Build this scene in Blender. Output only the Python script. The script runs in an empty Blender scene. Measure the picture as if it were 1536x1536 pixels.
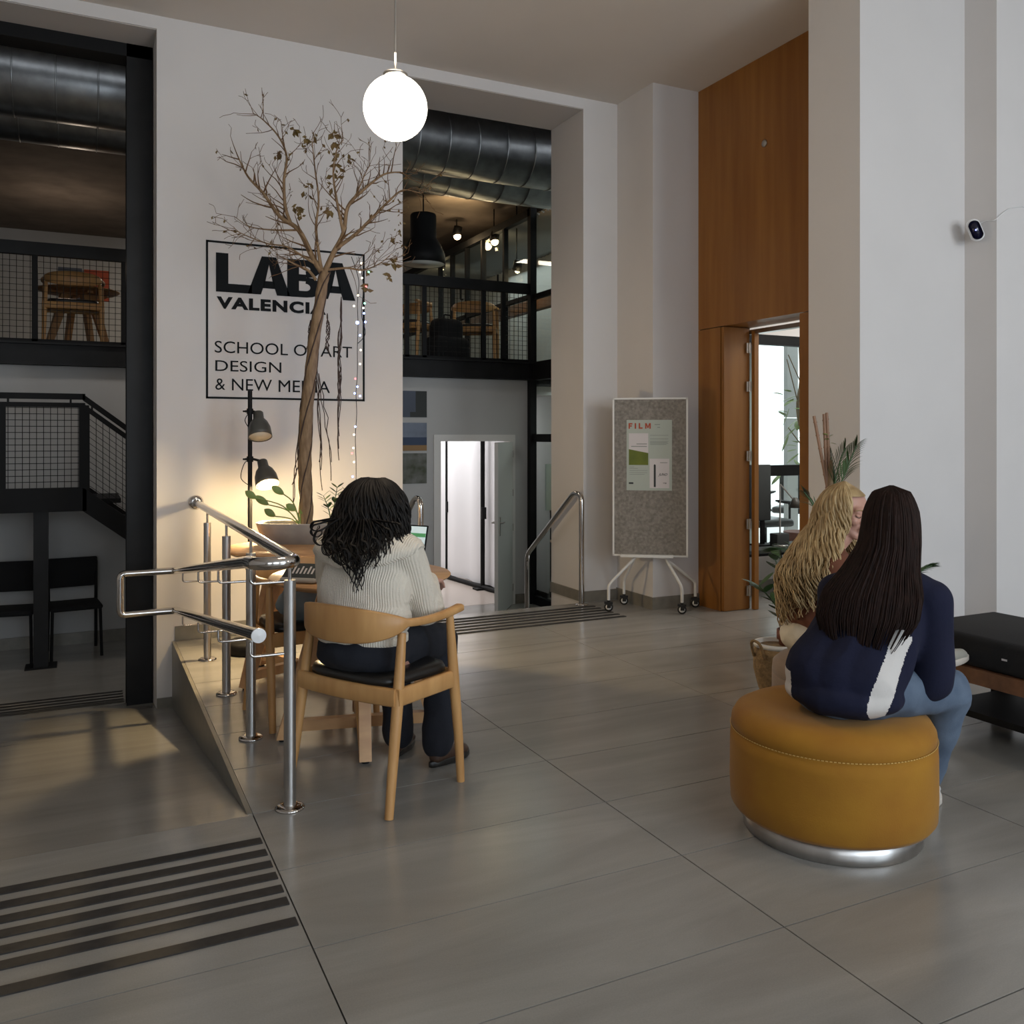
import bpy, bmesh, math, random
from mathutils import Vector, Matrix, noise
random.seed(7)
D = bpy.data
C = bpy.context.scene.collection
PI = math.pi
V = Vector

# ------------------------------------------------------------------ camera
CAM_H = 1.4
FPX = 1325.0                       # focal length in pixels of the 1536 px frame
TH = math.atan((768 - 125) / FPX)  # yaw: the room's Y axis lies this far left of the view axis
sT, cT = math.sin(TH), math.cos(TH)
cd = D.cameras.new('camera'); cam = D.objects.new('camera', cd); C.objects.link(cam)
cam.location = (0, 0, CAM_H); cam.rotation_euler = (PI / 2, 0, -TH)
cd.sensor_width = 36; cd.lens = FPX / 1536 * 36; cd.shift_y = -(768 - 655) / 1536; cd.clip_start = .05; cd.clip_end = 200
bpy.context.scene.camera = cam

# ------------------------------------------------------------------ world, lights, exposure
sc = bpy.context.scene
sc.view_settings.view_transform = 'Standard'; sc.view_settings.look = 'None'
sc.view_settings.exposure = -.12; sc.view_settings.gamma = 1; sc.view_settings.use_curve_mapping = False
w = D.worlds.new('overcast'); sc.world = w; w.use_nodes = True
w.node_tree.nodes['Background'].inputs[0].default_value = (.90, .95, 1, 1)
w.node_tree.nodes['Background'].inputs[1].default_value = 2.3

def area(name, loc, rot, sx, sy, power, col):
    l = D.lights.new(name, 'AREA'); l.shape = 'RECTANGLE'; l.size = sx; l.size_y = sy; l.energy = power; l.color = col
    o = D.objects.new(name, l); C.objects.link(o); o.location = loc; o.rotation_euler = rot
    return o
def point(name, loc, power, col, r=.05):
    l = D.lights.new(name, 'POINT'); l.energy = power; l.color = col; l.shadow_soft_size = r
    o = D.objects.new(name, l); C.objects.link(o); o.location = loc
    return o
def spot(name, loc, target, power, col, ang=80, r=.04, blend=.6):
    l = D.lights.new(name, 'SPOT'); l.energy = power; l.color = col; l.shadow_soft_size = r; l.spot_size = math.radians(ang); l.spot_blend = blend
    o = D.objects.new(name, l); C.objects.link(o); o.location = loc
    o.rotation_euler = (V(target) - V(loc)).to_track_quat('-Z', 'Y').to_euler()
    return o
# daylight through the street windows in the rear wall (the wall behind the camera)
for k, x in enumerate((-1.4, 1.4, 4.2)):
    area('window_daylight', (x, -4.3, 2.1), (PI / 2, 0, 0), 2.0, 3.0, (18, 70, 175)[k], (.72, .86, 1))
# lights inside the spaces beyond
area('back_hall_fill', (1.4, 7.9, 3.3), (0, 0, 0), 2.0, .3, 15, (1, .9, .8))  # added fill for the dark lower hall, no fixture behind it
area('gallery_fill', (2.0, 12.6, 4.2), (0, 0, 0), 2.4, .3, 30, (1, .85, .68))  # added fill hidden behind the pier, no tube lamp hangs here
area('bright_room_ceiling_light', (3.9, 11.6, 1.88), (0, 0, 0), 2.4, 2.4, 85, (1, .99, 1))
area('studio_ceiling_light', (5.5, 9.2, 1.95), (0, 0, 0), .8, 2.6, 14, (.93, 1, .98))
area('upper_studio_light', (5.5, 10.5, 3.9), (0, 0, 0), .9, 4, 26, (.93, 1, .98))
point('gallery_left_fill', (-.2, 11.9, 3.5), 11, (1, .80, .62), .1)  # added fill that lifts the left gallery ceiling, no lamp there
area('side_room_light', (6.3, 5.0, 2.75), (0, 0, 0), 1.6, 1.6, 50, (1, .97, .92))

# ------------------------------------------------------------------ pixel -> place on a plane of the room
def at(px, py, X=None, Y=None, z=None):
    u = (px - 768) / FPX; v = (655 - py) / FPX
    d = V((sT + cT * u, cT - sT * u, v))
    t = X / d.x if X is not None else Y / d.y if Y is not None else (z - CAM_H) / d.z
    return V((0, 0, CAM_H)) + d * t
def atZ(px, py, Z):
    return V((sT + cT * (px - 768) / FPX, cT - sT * (px - 768) / FPX, (655 - py) / FPX)) * Z + V((0, 0, CAM_H))

# ------------------------------------------------------------------ materials
def nd(nt, t, **kw):
    n = nt.nodes.new(t)
    for k, v in kw.items(): setattr(n, k, v)
    return n
def mat(name, col, rough=.6, metal=0, var=0, vscale=8, bump=0, bscale=60, stretch=None, sheen=0, emit=None, estr=0, col2=None, spec=.5, coat=0, detail=4):
    m = D.materials.new(name); m.use_nodes = True; nt = m.node_tree; b = nt.nodes['Principled BSDF']; L = nt.links.new
    b.inputs['Base Color'].default_value = (*col, 1); b.inputs['Roughness'].default_value = rough; b.inputs['Metallic'].default_value = metal
    b.inputs['Specular IOR Level'].default_value = spec
    if coat: b.inputs['Coat Weight'].default_value = coat; b.inputs['Coat Roughness'].default_value = .15
    if sheen: b.inputs['Sheen Weight'].default_value = sheen; b.inputs['Sheen Roughness'].default_value = .4
    if emit: b.inputs['Emission Color'].default_value = (*emit, 1); b.inputs['Emission Strength'].default_value = estr
    if var or bump or col2:
        tc = nd(nt, 'ShaderNodeTexCoord'); mp = nd(nt, 'ShaderNodeMapping'); L(tc.outputs['Object'], mp.inputs[0])
        if stretch: mp.inputs['Scale'].default_value = stretch
        n = nd(nt, 'ShaderNodeTexNoise'); n.inputs['Scale'].default_value = vscale; n.inputs['Detail'].default_value = detail; L(mp.outputs[0], n.inputs[0])
        r = nd(nt, 'ShaderNodeValToRGB'); L(n.outputs[0], r.inputs[0]); r.color_ramp.elements[0].position = .3; r.color_ramp.elements[1].position = .7
        c2 = col2 or tuple(min(1, c * (1 + var)) for c in col); c1 = col if col2 else tuple(c * (1 - var) for c in col)
        r.color_ramp.elements[0].color = (*c1, 1); r.color_ramp.elements[1].color = (*c2, 1); L(r.outputs[0], b.inputs['Base Color'])
        if bump:
            n2 = nd(nt, 'ShaderNodeTexNoise'); n2.inputs['Scale'].default_value = bscale; n2.inputs['Detail'].default_value = 3; L(mp.outputs[0], n2.inputs[0])
            bp = nd(nt, 'ShaderNodeBump'); bp.inputs['Strength'].default_value = bump; bp.inputs['Distance'].default_value = .01; L(n2.outputs[0], bp.inputs['Height']); L(bp.outputs[0], b.inputs['Normal'])
    return m
M = {}
M['wall'] = mat('white_plaster', (.66, .635, .62), .85, var=.015, vscale=3, bump=.04, bscale=120)
M['ceil'] = mat('ceiling_paint', (.62, .58, .54), .9, var=.02, vscale=2)
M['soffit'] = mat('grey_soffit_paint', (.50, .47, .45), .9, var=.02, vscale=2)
M['wallgrey'] = mat('grey_wall_paint', (.46, .46, .455), .85, var=.02, vscale=3)
M['skirt'] = mat('stone_skirting', (.20, .185, .155), .35, var=.12, vscale=14)
M['joint'] = mat('dark_joint', (.03, .028, .025), .8)
M['black'] = mat('black_steel', (.007, .007, .0075), .6, var=.1, spec=.2)
M['blackw'] = mat('worn_black_steel', (.009, .009, .0095), .5, spec=.25, var=.35, vscale=5)
M['strip'] = mat('black_rubber', (.022, .019, .017), .7, var=.25, vscale=40)
M['steel'] = mat('polished_steel', (.60, .57, .54), .12, 1, var=.04)
M['brushed'] = mat('brushed_steel', (.50, .48, .46), .32, 1, var=.08, vscale=20, stretch=(1, 1, .05))
M['galv'] = mat('galvanised_duct', (.30, .31, .32), .36, 1, var=.2, vscale=9)
M['wood'] = mat('beech_wood', (.47, .24, .085), .38, col2=(.60, .335, .13), vscale=6, stretch=(3, 3, .6), spec=.4)
M['tablewood'] = mat('pine_wood', (.44, .23, .10), .42, col2=(.58, .33, .15), vscale=7, stretch=(5, .7, 2))
M['redwood'] = mat('reddish_wood', (.17, .075, .035), .5, var=.2, vscale=6, stretch=(1, 4, 4))
M['panelwood'] = mat('cherry_veneer', (.235, .093, .018), .42, col2=(.33, .145, .032), vscale=2.2, stretch=(5, 5, .35), detail=6, spec=.4)
M['leather'] = mat('black_leather', (.012, .011, .010), .32, bump=.1, bscale=150)
M['cloth_black'] = mat('black_cotton', (.008, .008, .009), .95, bump=.15, bscale=90)
M['mustard'] = mat('mustard_velvet', (.27, .108, .003), .85, col2=(.33, .150, .005), vscale=5, bump=.08, bscale=200, sheen=.12)
M['taupe'] = mat('taupe_velvet', (.22, .16, .125), .9, var=.08, bump=.08, bscale=200, sheen=.3)
M['felt'] = mat('grey_felt', (.17, .155, .135), .95, col2=(.29, .265, .235), vscale=45, bump=.1, bscale=200)
M['white'] = mat('white_powder_coat', (.72, .71, .68), .4)
M['plastic'] = mat('white_plastic', (.8, .8, .8), .35)
M['rubber'] = mat('caster_rubber', (.01, .01, .01), .6)
M['concrete'] = mat('raw_concrete', (.13, .105, .085), .9, col2=(.20, .165, .135), vscale=3, bump=.3, bscale=12)
M['green'] = mat('leaf_green', (.035, .075, .02), .45, var=.4, vscale=6)
M['greenlite'] = mat('young_leaf', (.16, .22, .05), .5, var=.3, vscale=6)
M['bark'] = mat('pale_bark', (.15, .092, .048), .85, col2=(.27, .18, .10), vscale=18, stretch=(3, 3, .7), bump=.5, bscale=40)
M['twig'] = mat('twig_bark', (.12, .065, .028), .85, var=.3, vscale=20)
M['deadleaf'] = mat('dry_leaf', (.10, .055, .018), .8, col2=(.17, .12, .04), vscale=15)
M['root'] = mat('dark_root', (.05, .03, .022), .9)
M['pot'] = mat('cement_planter', (.36, .34, .31), .8, var=.15, vscale=9)
M['terra'] = mat('terracotta', (.14, .045, .03), .7, var=.1)
M['wicker'] = mat('wicker', (.26, .17, .08), .8, var=.3, vscale=40, bump=.5, bscale=80)
M['soil'] = mat('soil', (.03, .02, .015), .95, bump=.4, bscale=50)
M['bamboo'] = mat('bamboo_cane', (.27, .15, .09), .6, var=.15)
M['lampgrey'] = mat('grey_enamel', (.07, .068, .06), .4)
M['paint'] = mat('black_wall_paint', (.010, .012, .014), .8, spec=.15)
M['doorwhite'] = mat('white_door_paint', (.66, .65, .63), .5)
M['tarpaulin'] = mat('white_tarpaulin', (.80, .80, .82), .7)
M['paper'] = mat('grey_green_paper', (.42, .46, .41), .7)
M['skin'] = mat('skin', (.50, .27, .20), .5, var=.05, vscale=10)
M['lip'] = mat('lips', (.36, .11, .10), .45)
M['lash'] = mat('dark_lash', (.03, .018, .012), .6)
M['hair_black'] = mat('black_hair', (.007, .005, .004), .55, spec=.25, var=.5, vscale=30)
M['hair_dark'] = mat('dark_brown_hair', (.008, .004, .003), .6, spec=.12, col2=(.021, .0095, .007), vscale=12, stretch=(6, 6, .6))
M['hair_blonde'] = mat('blonde_hair', (.24, .15, .06), .5, col2=(.50, .36, .18), vscale=22, stretch=(1, 1, .4))
M['navy'] = mat('navy_fleece', (.008, .0095, .027), .95, var=.12, vscale=6, bump=.1, bscale=120, spec=.3)
M['panelwhite'] = mat('white_fleece', (.60, .57, .54), .9, bump=.1, bscale=90)
M['denim'] = mat('light_denim', (.07, .10, .15), .9, col2=(.115, .155, .215), vscale=9, bump=.15, bscale=200)
M['darkdenim'] = mat('dark_denim', (.006, .007, .012), .95, col2=(.010, .012, .019), vscale=8, bump=.15, bscale=200)
M['rust'] = mat('rust_suede', (.115, .035, .015), .85, col2=(.165, .055, .026), vscale=7, bump=.08)
M['cream'] = mat('cream_cotton', (.55, .50, .41), .85, var=.06, bump=.1)
M['shoe_brown'] = mat('brown_leather', (.05, .026, .016), .4, var=.15)
M['shoe_white'] = mat('white_leather', (.62, .60, .58), .5)
M['shoe_grey'] = mat('grey_canvas', (.30, .29, .25), .9, bump=.1)
M['sole'] = mat('pale_rubber_sole', (.55, .50, .44), .6)
M['bluegrey'] = mat('blue_grey_jersey', (.20, .24, .26), .9, bump=.1)
M['stitch'] = mat('ochre_thread', (.62, .40, .12), .8)
M['orange'] = mat('red_print', (.40, .07, .03), .7)
M['ink'] = mat('dark_print', (.04, .045, .045), .8)
M['greyink'] = mat('grey_print', (.26, .28, .26), .8)
M['photo_white'] = mat('print_white', (.62, .58, .58), .7)
M['photo_green'] = mat('print_grass', (.09, .12, .015), .7, col2=(.16, .19, .02), vscale=6)
M['globe'] = mat('lit_opal_glass', (1, .95, .85), .4, emit=(1, .90, .74), estr=4.5)
M['bulb'] = mat('lit_bulb', (1, .9, .7), .4, emit=(1, .80, .50), estr=40)
M['spotbulb'] = mat('lit_spot', (1, .9, .7), .4, emit=(1, .72, .38), estr=12)
M['led_w'] = mat('warm_led', (1, .9, .7), .4, emit=(1, .78, .5), estr=4)
M['led_b'] = mat('blue_led', (.3, .4, 1), .4, emit=(.18, .25, 1), estr=9)
M['led_g'] = mat('green_led', (.3, 1, .5), .4, emit=(.35, 1, .65), estr=2.5)
M['led_r'] = mat('red_led', (1, .3, .3), .4, emit=(1, .2, .2), estr=2.5)
M['lens'] = mat('black_lens', (.006, .006, .02), .12)
M['graywhite'] = mat('pale_enamel_inside', (.55, .55, .50), .5)
M['corr'] = mat('corrugated_sheet', (.22, .23, .23), .5, .3)
def glassmat(name, tint=(.9, .95, .93), rough=0.0, k=1.0):
    m = D.materials.new(name); m.use_nodes = True; nt = m.node_tree; nt.nodes.clear(); L = nt.links.new
    o = nd(nt, 'ShaderNodeOutputMaterial'); mx = nd(nt, 'ShaderNodeMixShader'); t = nd(nt, 'ShaderNodeBsdfTransparent'); g = nd(nt, 'ShaderNodeBsdfGlossy'); f = nd(nt, 'ShaderNodeLayerWeight'); pw = nd(nt, 'ShaderNodeMath', operation='POWER'); pw.inputs[1].default_value = 4; ml_ = nd(nt, 'ShaderNodeMath', operation='MULTIPLY_ADD'); ml_.inputs[1].default_value = .55; ml_.inputs[2].default_value = .03
    t.inputs[0].default_value = (*tint, 1); g.inputs['Roughness'].default_value = rough; L(f.outputs['Facing'], pw.inputs[0]); L(pw.outputs[0], ml_.inputs[0]); L(ml_.outputs[0], mx.inputs[0]); L(t.outputs[0], mx.inputs[1]); L(g.outputs[0], mx.inputs[2]); L(mx.outputs[0], o.inputs[0])
    return m
M['glass'] = glassmat('window_glass')
def floormat():
    m = D.materials.new('polished_stone'); m.use_nodes = True; nt = m.node_tree; b = nt.nodes['Principled BSDF']; L = nt.links.new
    tc = nd(nt, 'ShaderNodeNewGeometry'); mp = nd(nt, 'ShaderNodeMapping'); L(tc.outputs['Position'], mp.inputs[0]); mp.inputs['Scale'].default_value = (.5, 2.6, 1)
    n1 = nd(nt, 'ShaderNodeTexNoise'); n1.inputs['Scale'].default_value = 1.6; n1.inputs['Detail'].default_value = 8; n1.inputs['Roughness'].default_value = .6; n1.inputs['Distortion'].default_value = .6; L(mp.outputs[0], n1.inputs[0])
    n2 = nd(nt, 'ShaderNodeTexNoise'); n2.inputs['Scale'].default_value = 220; n2.inputs['Detail'].default_value = 2; L(tc.outputs['Position'], n2.inputs[0])
    r = nd(nt, 'ShaderNodeValToRGB'); r.color_ramp.elements[0].position = .3; r.color_ramp.elements[1].position = .72
    r.color_ramp.elements[0].color = (.225, .215, .195, 1); r.color_ramp.elements[1].color = (.315, .303, .278, 1); L(n1.outputs[0], r.inputs[0])
    mx = nd(nt, 'ShaderNodeMixRGB', blend_type='OVERLAY'); mx.inputs[0].default_value = .12; L(r.outputs[0], mx.inputs[1]); L(n2.outputs[0], mx.inputs[2]); L(mx.outputs[0], b.inputs['Base Color'])
    n3 = nd(nt, 'ShaderNodeTexNoise'); n3.inputs['Scale'].default_value = 5; n3.inputs['Detail'].default_value = 5; L(tc.outputs['Position'], n3.inputs[0])
    mr = nd(nt, 'ShaderNodeMapRange'); L(n3.outputs[0], mr.inputs[0]); mr.inputs[3].default_value = .15; mr.inputs[4].default_value = .27; L(mr.outputs[0], b.inputs['Roughness'])
    b.inputs['Specular IOR Level'].default_value = .55
    return m
M['floor'] = floormat()
def knitmat():
    m = mat('cream_ribbed_knit', (.72, .655, .55), .95, var=.03, sheen=.2); nt = m.node_tree; L = nt.links.new; b = nt.nodes['Principled BSDF']
    tc = nd(nt, 'ShaderNodeTexCoord'); mp = nd(nt, 'ShaderNodeMapping'); L(tc.outputs['Object'], mp.inputs[0]); mp.inputs['Scale'].default_value = (1, .15, .12)
    wv = nd(nt, 'ShaderNodeTexWave'); wv.inputs['Scale'].default_value = 38; wv.inputs['Distortion'].default_value = 1.0; wv.inputs['Detail'].default_value = 1; L(mp.outputs[0], wv.inputs[0])
    ns = nd(nt, 'ShaderNodeTexNoise'); ns.inputs['Scale'].default_value = 160; L(tc.outputs['Object'], ns.inputs[0])
    ad = nd(nt, 'ShaderNodeMath', operation='ADD'); L(wv.outputs['Fac'], ad.inputs[0]); L(ns.outputs[0], ad.inputs[1])
    bp = nd(nt, 'ShaderNodeBump'); bp.inputs['Strength'].default_value = .55; bp.inputs['Distance'].default_value = .006; L(ad.outputs[0], bp.inputs['Height']); L(bp.outputs[0], b.inputs['Normal'])
    return m
M['knit'] = knitmat()

# ------------------------------------------------------------------ mesh builder
class MB:
    def __init__(s): s.v = []; s.f = []; s.sm = []
    def add(s, vs, fs, mx=None, smooth=False):
        o = len(s.v)
        s.v += [tuple(mx @ V(p)) if mx else tuple(p) for p in vs]
        s.f += [tuple(i + o for i in f) for f in fs]; s.sm += [smooth] * len(fs)
        return s
    def box(s, a, b, mx=None):
        x0, y0, z0 = a; x1, y1, z1 = b
        if x1 < x0: x0, x1 = x1, x0
        if y1 < y0: y0, y1 = y1, y0
        if z1 < z0: z0, z1 = z1, z0
        return s.add([(x0, y0, z0), (x1, y0, z0), (x1, y1, z0), (x0, y1, z0), (x0, y0, z1), (x1, y0, z1), (x1, y1, z1), (x0, y1, z1)],
                     [(3, 2, 1, 0), (4, 5, 6, 7), (0, 1, 5, 4), (1, 2, 6, 5), (2, 3, 7, 6), (3, 0, 4, 7)], mx)
    def bevbox(s, a, b, r, mx=None, seg=2, smooth=True):
        bm = bmesh.new(); bmesh.ops.create_cube(bm, size=1)
        a, b = V(a), V(b)
        for v in bm.verts: v.co = V(((a[i] + b[i]) / 2 + v.co[i] * abs(b[i] - a[i]) for i in range(3)))
        bmesh.ops.bevel(bm, geom=bm.edges[:], offset=r, segments=seg, profile=.5, affect='EDGES')
        bm.verts.index_update()
        s.add([v.co.copy() for v in bm.verts], [[v.index for v in f.verts] for f in bm.faces], mx, smooth); bm.free(); return s
    def tube(s, pts, r, n=10, mx=None, cap=True, flat=1):
        pts = [V(p) for p in pts]; rs = r if isinstance(r, (list, tuple)) else [r] * len(pts)
        vs = []; fs = []; up = None
        for i, p in enumerate(pts):
            d = (pts[min(i + 1, len(pts) - 1)] - pts[max(i - 1, 0)]); d = d.normalized() if d.length > 1e-9 else V((0, 0, 1))
            if up is None: up = V((0, 0, 1)) if abs(d.z) < .9 else V((1, 0, 0))
            a = d.cross(up)
            if a.length < 1e-6: a = d.cross(V((0, 1, 0)))
            a.normalize(); b = a.cross(d).normalized(); up = b
            for k in range(n):
                t = 2 * PI * k / n; vs.append(p + (a * math.cos(t) + b * math.sin(t) * flat) * rs[i])
        for i in range(len(pts) - 1):
            for k in range(n):
                k2 = (k + 1) % n; fs.append((i * n + k, i * n + k2, (i + 1) * n + k2, (i + 1) * n + k))
        s.add(vs, fs, mx, True)
        if cap:
            s.add(vs[:n], [tuple(range(n))], mx); s.add(vs[-n:], [tuple(reversed(range(n)))], mx)
        return s
    def lathe(s, prof, n=32, mx=None, smooth=True, squash=1):
        vs = []; fs = []
        for r, z in prof:
            for k in range(n):
                t = 2 * PI * k / n; vs.append((r * math.cos(t), r * math.sin(t) * squash, z))
        for i in range(len(prof) - 1):
            for k in range(n):
                k2 = (k + 1) % n; fs.append((i * n + k, i * n + k2, (i + 1) * n + k2, (i + 1) * n + k))
        if prof[0][0] > 1e-5: fs.append(tuple(reversed(range(n))))
        if prof[-1][0] > 1e-5: fs.append(tuple((len(prof) - 1) * n + k for k in range(n)))
        return s.add(vs, fs, mx, smooth)
    def ball(s, c, r, n=14, mx=None):
        r = (r, r, r) if not isinstance(r, (tuple, list)) else r
        m = Matrix.Translation(V(c)) @ Matrix.Diagonal((*r, 1))
        if mx: m = mx @ m
        return s.lathe([(math.sin(PI * i / n), -math.cos(PI * i / n)) for i in range(n + 1)], n * 2, m)
    def prism(s, poly, a, b, mx=None):          # polygon (x, z) extruded in y from a to b
        n = len(poly); vs = [(x, a, z) for x, z in poly] + [(x, b, z) for x, z in poly]
        fs = [tuple(range(n)), tuple(reversed(range(n, 2 * n)))] + [((i + 1) % n, i, n + i, n + (i + 1) % n) for i in range(n)]
        return s.add(vs, fs, mx)
    def quad(s, *p): return s.add(p, [(0, 1, 2, 3)])
    def sweep(s, pts, prof, mx=None):           # prof(i) -> (half thickness, up, down); sideways = horizontal normal
        vs = []; fs = []; n = len(pts); pts = [V(p) for p in pts]
        for i, p in enumerate(pts):
            d = pts[min(i + 1, n - 1)] - pts[max(i - 1, 0)]; d.z = 0; d.normalize(); q = V((-d.y, d.x, 0)); t, u, l = prof(i)
            for (a, zz) in ((t * .55, u), (t, u - .006), (t, -l + .006), (t * .55, -l), (-t * .55, -l), (-t, -l + .006), (-t, u - .006), (-t * .55, u)):
                vs.append(p + q * a + V((0, 0, zz)))
        for i in range(n - 1):
            for k in range(8): fs.append((i * 8 + k, (i + 1) * 8 + k, (i + 1) * 8 + (k + 1) % 8, i * 8 + (k + 1) % 8))
        s.add(vs, fs, mx, True); s.add(vs[:8], [tuple(range(8))], mx); s.add(vs[-8:], [tuple(reversed(range(8)))], mx); return s
    def mesh(s, name):
        me = D.meshes.new(name); me.from_pydata(s.v, [], s.f); me.polygons.foreach_set('use_smooth', s.sm)
        bm = bmesh.new(); bm.from_mesh(me); bmesh.ops.recalc_face_normals(bm, faces=bm.faces[:]); bm.to_mesh(me); bm.free(); me.update(); return me
    def build(s, name, m, parent=None, loc=None, rot=None, label=None):
        me = s.mesh(name); me.materials.append(M[m] if isinstance(m, str) else m)
        o = D.objects.new(name, me); C.objects.link(o)
        if parent: o.parent = parent
        if loc is not None: o.location = loc
        if rot is not None: o.rotation_euler = rot
        if label: o['label'] = label
        return o
def tag(o, label=None, cat=None, group=None, kind=None):
    if label: o['label'] = label
    if cat: o['category'] = cat
    if group: o['group'] = group
    if kind: o['kind'] = kind
    return o
def thing(name, label, cat, loc=(0, 0, 0), rz=0, group=None):
    o = D.objects.new(name, None); C.objects.link(o); o.location = loc; o.rotation_euler = (0, 0, rz); o.empty_display_size = .1
    return tag(o, label, cat, group)
def struct(o, label=None, cat=None): return tag(o, label, cat, None, 'structure')
def sroot(name, label=None):
    o = D.objects.new(name, None); C.objects.link(o); o.empty_display_size = .1; o['kind'] = 'structure'
    if label: o['label'] = label
    return o
def dup(o, loc=None, rz=None, label=None, group=None, parent=None):
    c = o.copy(); C.objects.link(c)
    if parent: c.parent = parent
    if loc is not None: c.location = loc
    if rz is not None: c.rotation_euler = (0, 0, rz)
    if label: c['label'] = label
    if group: c['group'] = group
    for ch in list(o.children):
        dup(ch, parent=c)
    return c
def smoothpath(pts, k=6):
    pts = [V(p) for p in pts]; out = []
    for i in range(len(pts) - 1):
        p0 = pts[max(i - 1, 0)]; p1 = pts[i]; p2 = pts[i + 1]; p3 = pts[min(i + 2, len(pts) - 1)]
        for j in range(k):
            t = j / k; out.append(.5 * ((2 * p1) + (p2 - p0) * t + (2 * p0 - 5 * p1 + 4 * p2 - p3) * t * t + (3 * p1 - p0 - 3 * p2 + p3) * t ** 3))
    out.append(pts[-1]); return out
def roundpath(pts, r, k=6):                     # polyline with its corners rounded
    pts = [V(p) for p in pts]; out = [pts[0]]
    for i in range(1, len(pts) - 1):
        a = (pts[i - 1] - pts[i]); b = (pts[i + 1] - pts[i]); ra = min(r, a.length * .49, b.length * .49)
        A = pts[i] + a.normalized() * ra; B = pts[i] + b.normalized() * ra
        for j in range(k + 1):
            t = j / k; out.append(A * (1 - t) ** 2 + pts[i] * 2 * t * (1 - t) + B * t * t)
    out.append(pts[-1]); return out
def lerp(a, b, t): return a + (b - a) * t
def table(t, rows):                              # piecewise linear lookup, rows sorted by key
    if t <= rows[0][0]: return rows[0][1:]
    for a, b in zip(rows, rows[1:]):
        if t <= b[0]:
            k = (t - a[0]) / (b[0] - a[0]); return tuple(lerp(x, y, k) for x, y in zip(a[1:], b[1:]))
    return rows[-1][1:]
def textmesh(txt, w, h, depth=.002, bold=0, mx=None, mb=None, shear=0):
    cu = D.curves.new('text', 'FONT'); cu.body = txt; cu.offset = bold; cu.shear = shear; cu.space_character = 1.14 if bold > .03 else 1.0; cu.resolution_u = 4; cu.fill_mode = 'FRONT'
    o = D.objects.new('text', cu); C.objects.link(o); dg = bpy.context.evaluated_depsgraph_get(); me = D.meshes.new_from_object(o.evaluated_get(dg))
    xs = [v.co.x for v in me.vertices]; ys = [v.co.y for v in me.vertices]; x0, x1, y0, y1 = min(xs), max(xs), min(ys), max(ys)
    vs = [((v.co.x - x0) / (x1 - x0) * w, 0, (v.co.y - y0) / (y1 - y0) * h) for v in me.vertices]
    fs = [tuple(p.vertices) for p in me.polygons]
    D.objects.remove(o); D.curves.remove(cu); D.meshes.remove(me)
    mb = mb or MB(); mb.add([(x, -depth, z) for x, y, z in vs], fs, mx)
    return mb

# ------------------------------------------------------------------ the setting
YW = 6.46; ZC = 4.265; ZS = 4.175; XJ = 3.806; X1 = .449; X2 = 2.203; YB = 7.03
XS = 4.145; YS = 5.93; XWD = 4.60; ZLO = -.55; RAMP = .145; YR = 3.36; XE = .565
# main floor: dark bed with single stone tiles on it
fl = sroot('floor', 'polished grey stone tiles of the entrance hall')
bed = MB().box((XE, -4.2, -.75), (6.9, YW - .02, -.012))
bed.box((-4, -4.2, -.75), (XE, YR, -.012)).build('floor_bed', 'joint', fl)
def tile(x0, y0, x1, y1):
    g = .0022
    MB().box((x0 + g, y0 + g, -.012), (x1 - g, y1 - g, 0)).build('tile', 'floor', fl)
xcols = [XE, 1.80, 3.035, 4.27, 5.505, 6.9]
for i in range(5):
    y = YW - .02; ys = [y]
    k = 5.99
    yy = 2.89 + .48 * 7
    while yy > -4.2: ys.append(yy); yy -= .48
    ys.append(-4.2); ys = sorted(set(round(q, 3) for q in ys))
    for a, b in zip(ys, ys[1:]):
        if b - a > .02: tile(xcols[i], a, xcols[i + 1], b)
for x0, x1 in ((-4, -3.14), (-3.14, -1.905), (-1.905, -.67), (-.67, XE)):
    ys = [-4.2] + [2.43 - .48 * k for k in range(13, -1, -1)] + [3.36]
    ys = [q for q in ys if q >= -4.2]
    for a, b in zip(ys, ys[1:]):
        if b - a > .02: tile(x0, a, x1, b)
# rubber tactile strips: seven before the ramp, six before the steps, six at the ramp's foot
for yc, hw in ((3.13, .0225), (3.035, .0225), (2.945, .0225), (2.86, .0225), (2.77, .0225), (2.69, .0225), (2.565, .0225)):
    MB().box((-1.6, yc - hw, -.001), (XE - .01, yc + hw, .004)).build('tactile_strip', 'strip', fl)
for k in range(6):
    yc = 6.27 - k * .092
    MB().box((2.20, yc - .018, -.001), (3.80, yc + .018, .004)).build('tactile_strip', 'strip', fl)
# ramp going down to the lower hall, its stone cheek, lower floor
def zr(y): return -(y - YR) * RAMP
rp = sroot('ramp', 'polished stone ramp sloping down to the dark lower hall')
m = MB(); y1 = YR - ZLO / RAMP
m.add([(-4, YR, 0), (XE, YR, 0), (XE, y1, ZLO), (-4, y1, ZLO), (-4, YR, -.8), (XE, YR, -.8), (XE, y1, -.8), (-4, y1, -.8)],
      [(0, 1, 2, 3), (7, 6, 5, 4), (0, 4, 5, 1), (1, 5, 6, 2), (2, 6, 7, 3), (3, 7, 4, 0)])
m.build('ramp_slab', 'floor', rp)
for k in range(6):
    yc = 7.02 + k * .075; za = max(zr(yc - .017), ZLO) + .003; zb_ = max(zr(yc + .017), ZLO) + .003
    MB().add([(-2.5, yc - .017, za), (.27, yc - .017, za), (.27, yc + .017, zb_), (-2.5, yc + .017, zb_)], [(0, 1, 2, 3)]).build('tactile_strip', 'strip', rp)
struct(MB().box((XE - .018, YR + .02, -.70), (XE + .001, YW, -.001)).build('trim_ramp_cheek', 'skirt'))
lf = sroot('floor_lower', 'stone floor of the lower hall behind the openings')
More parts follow.
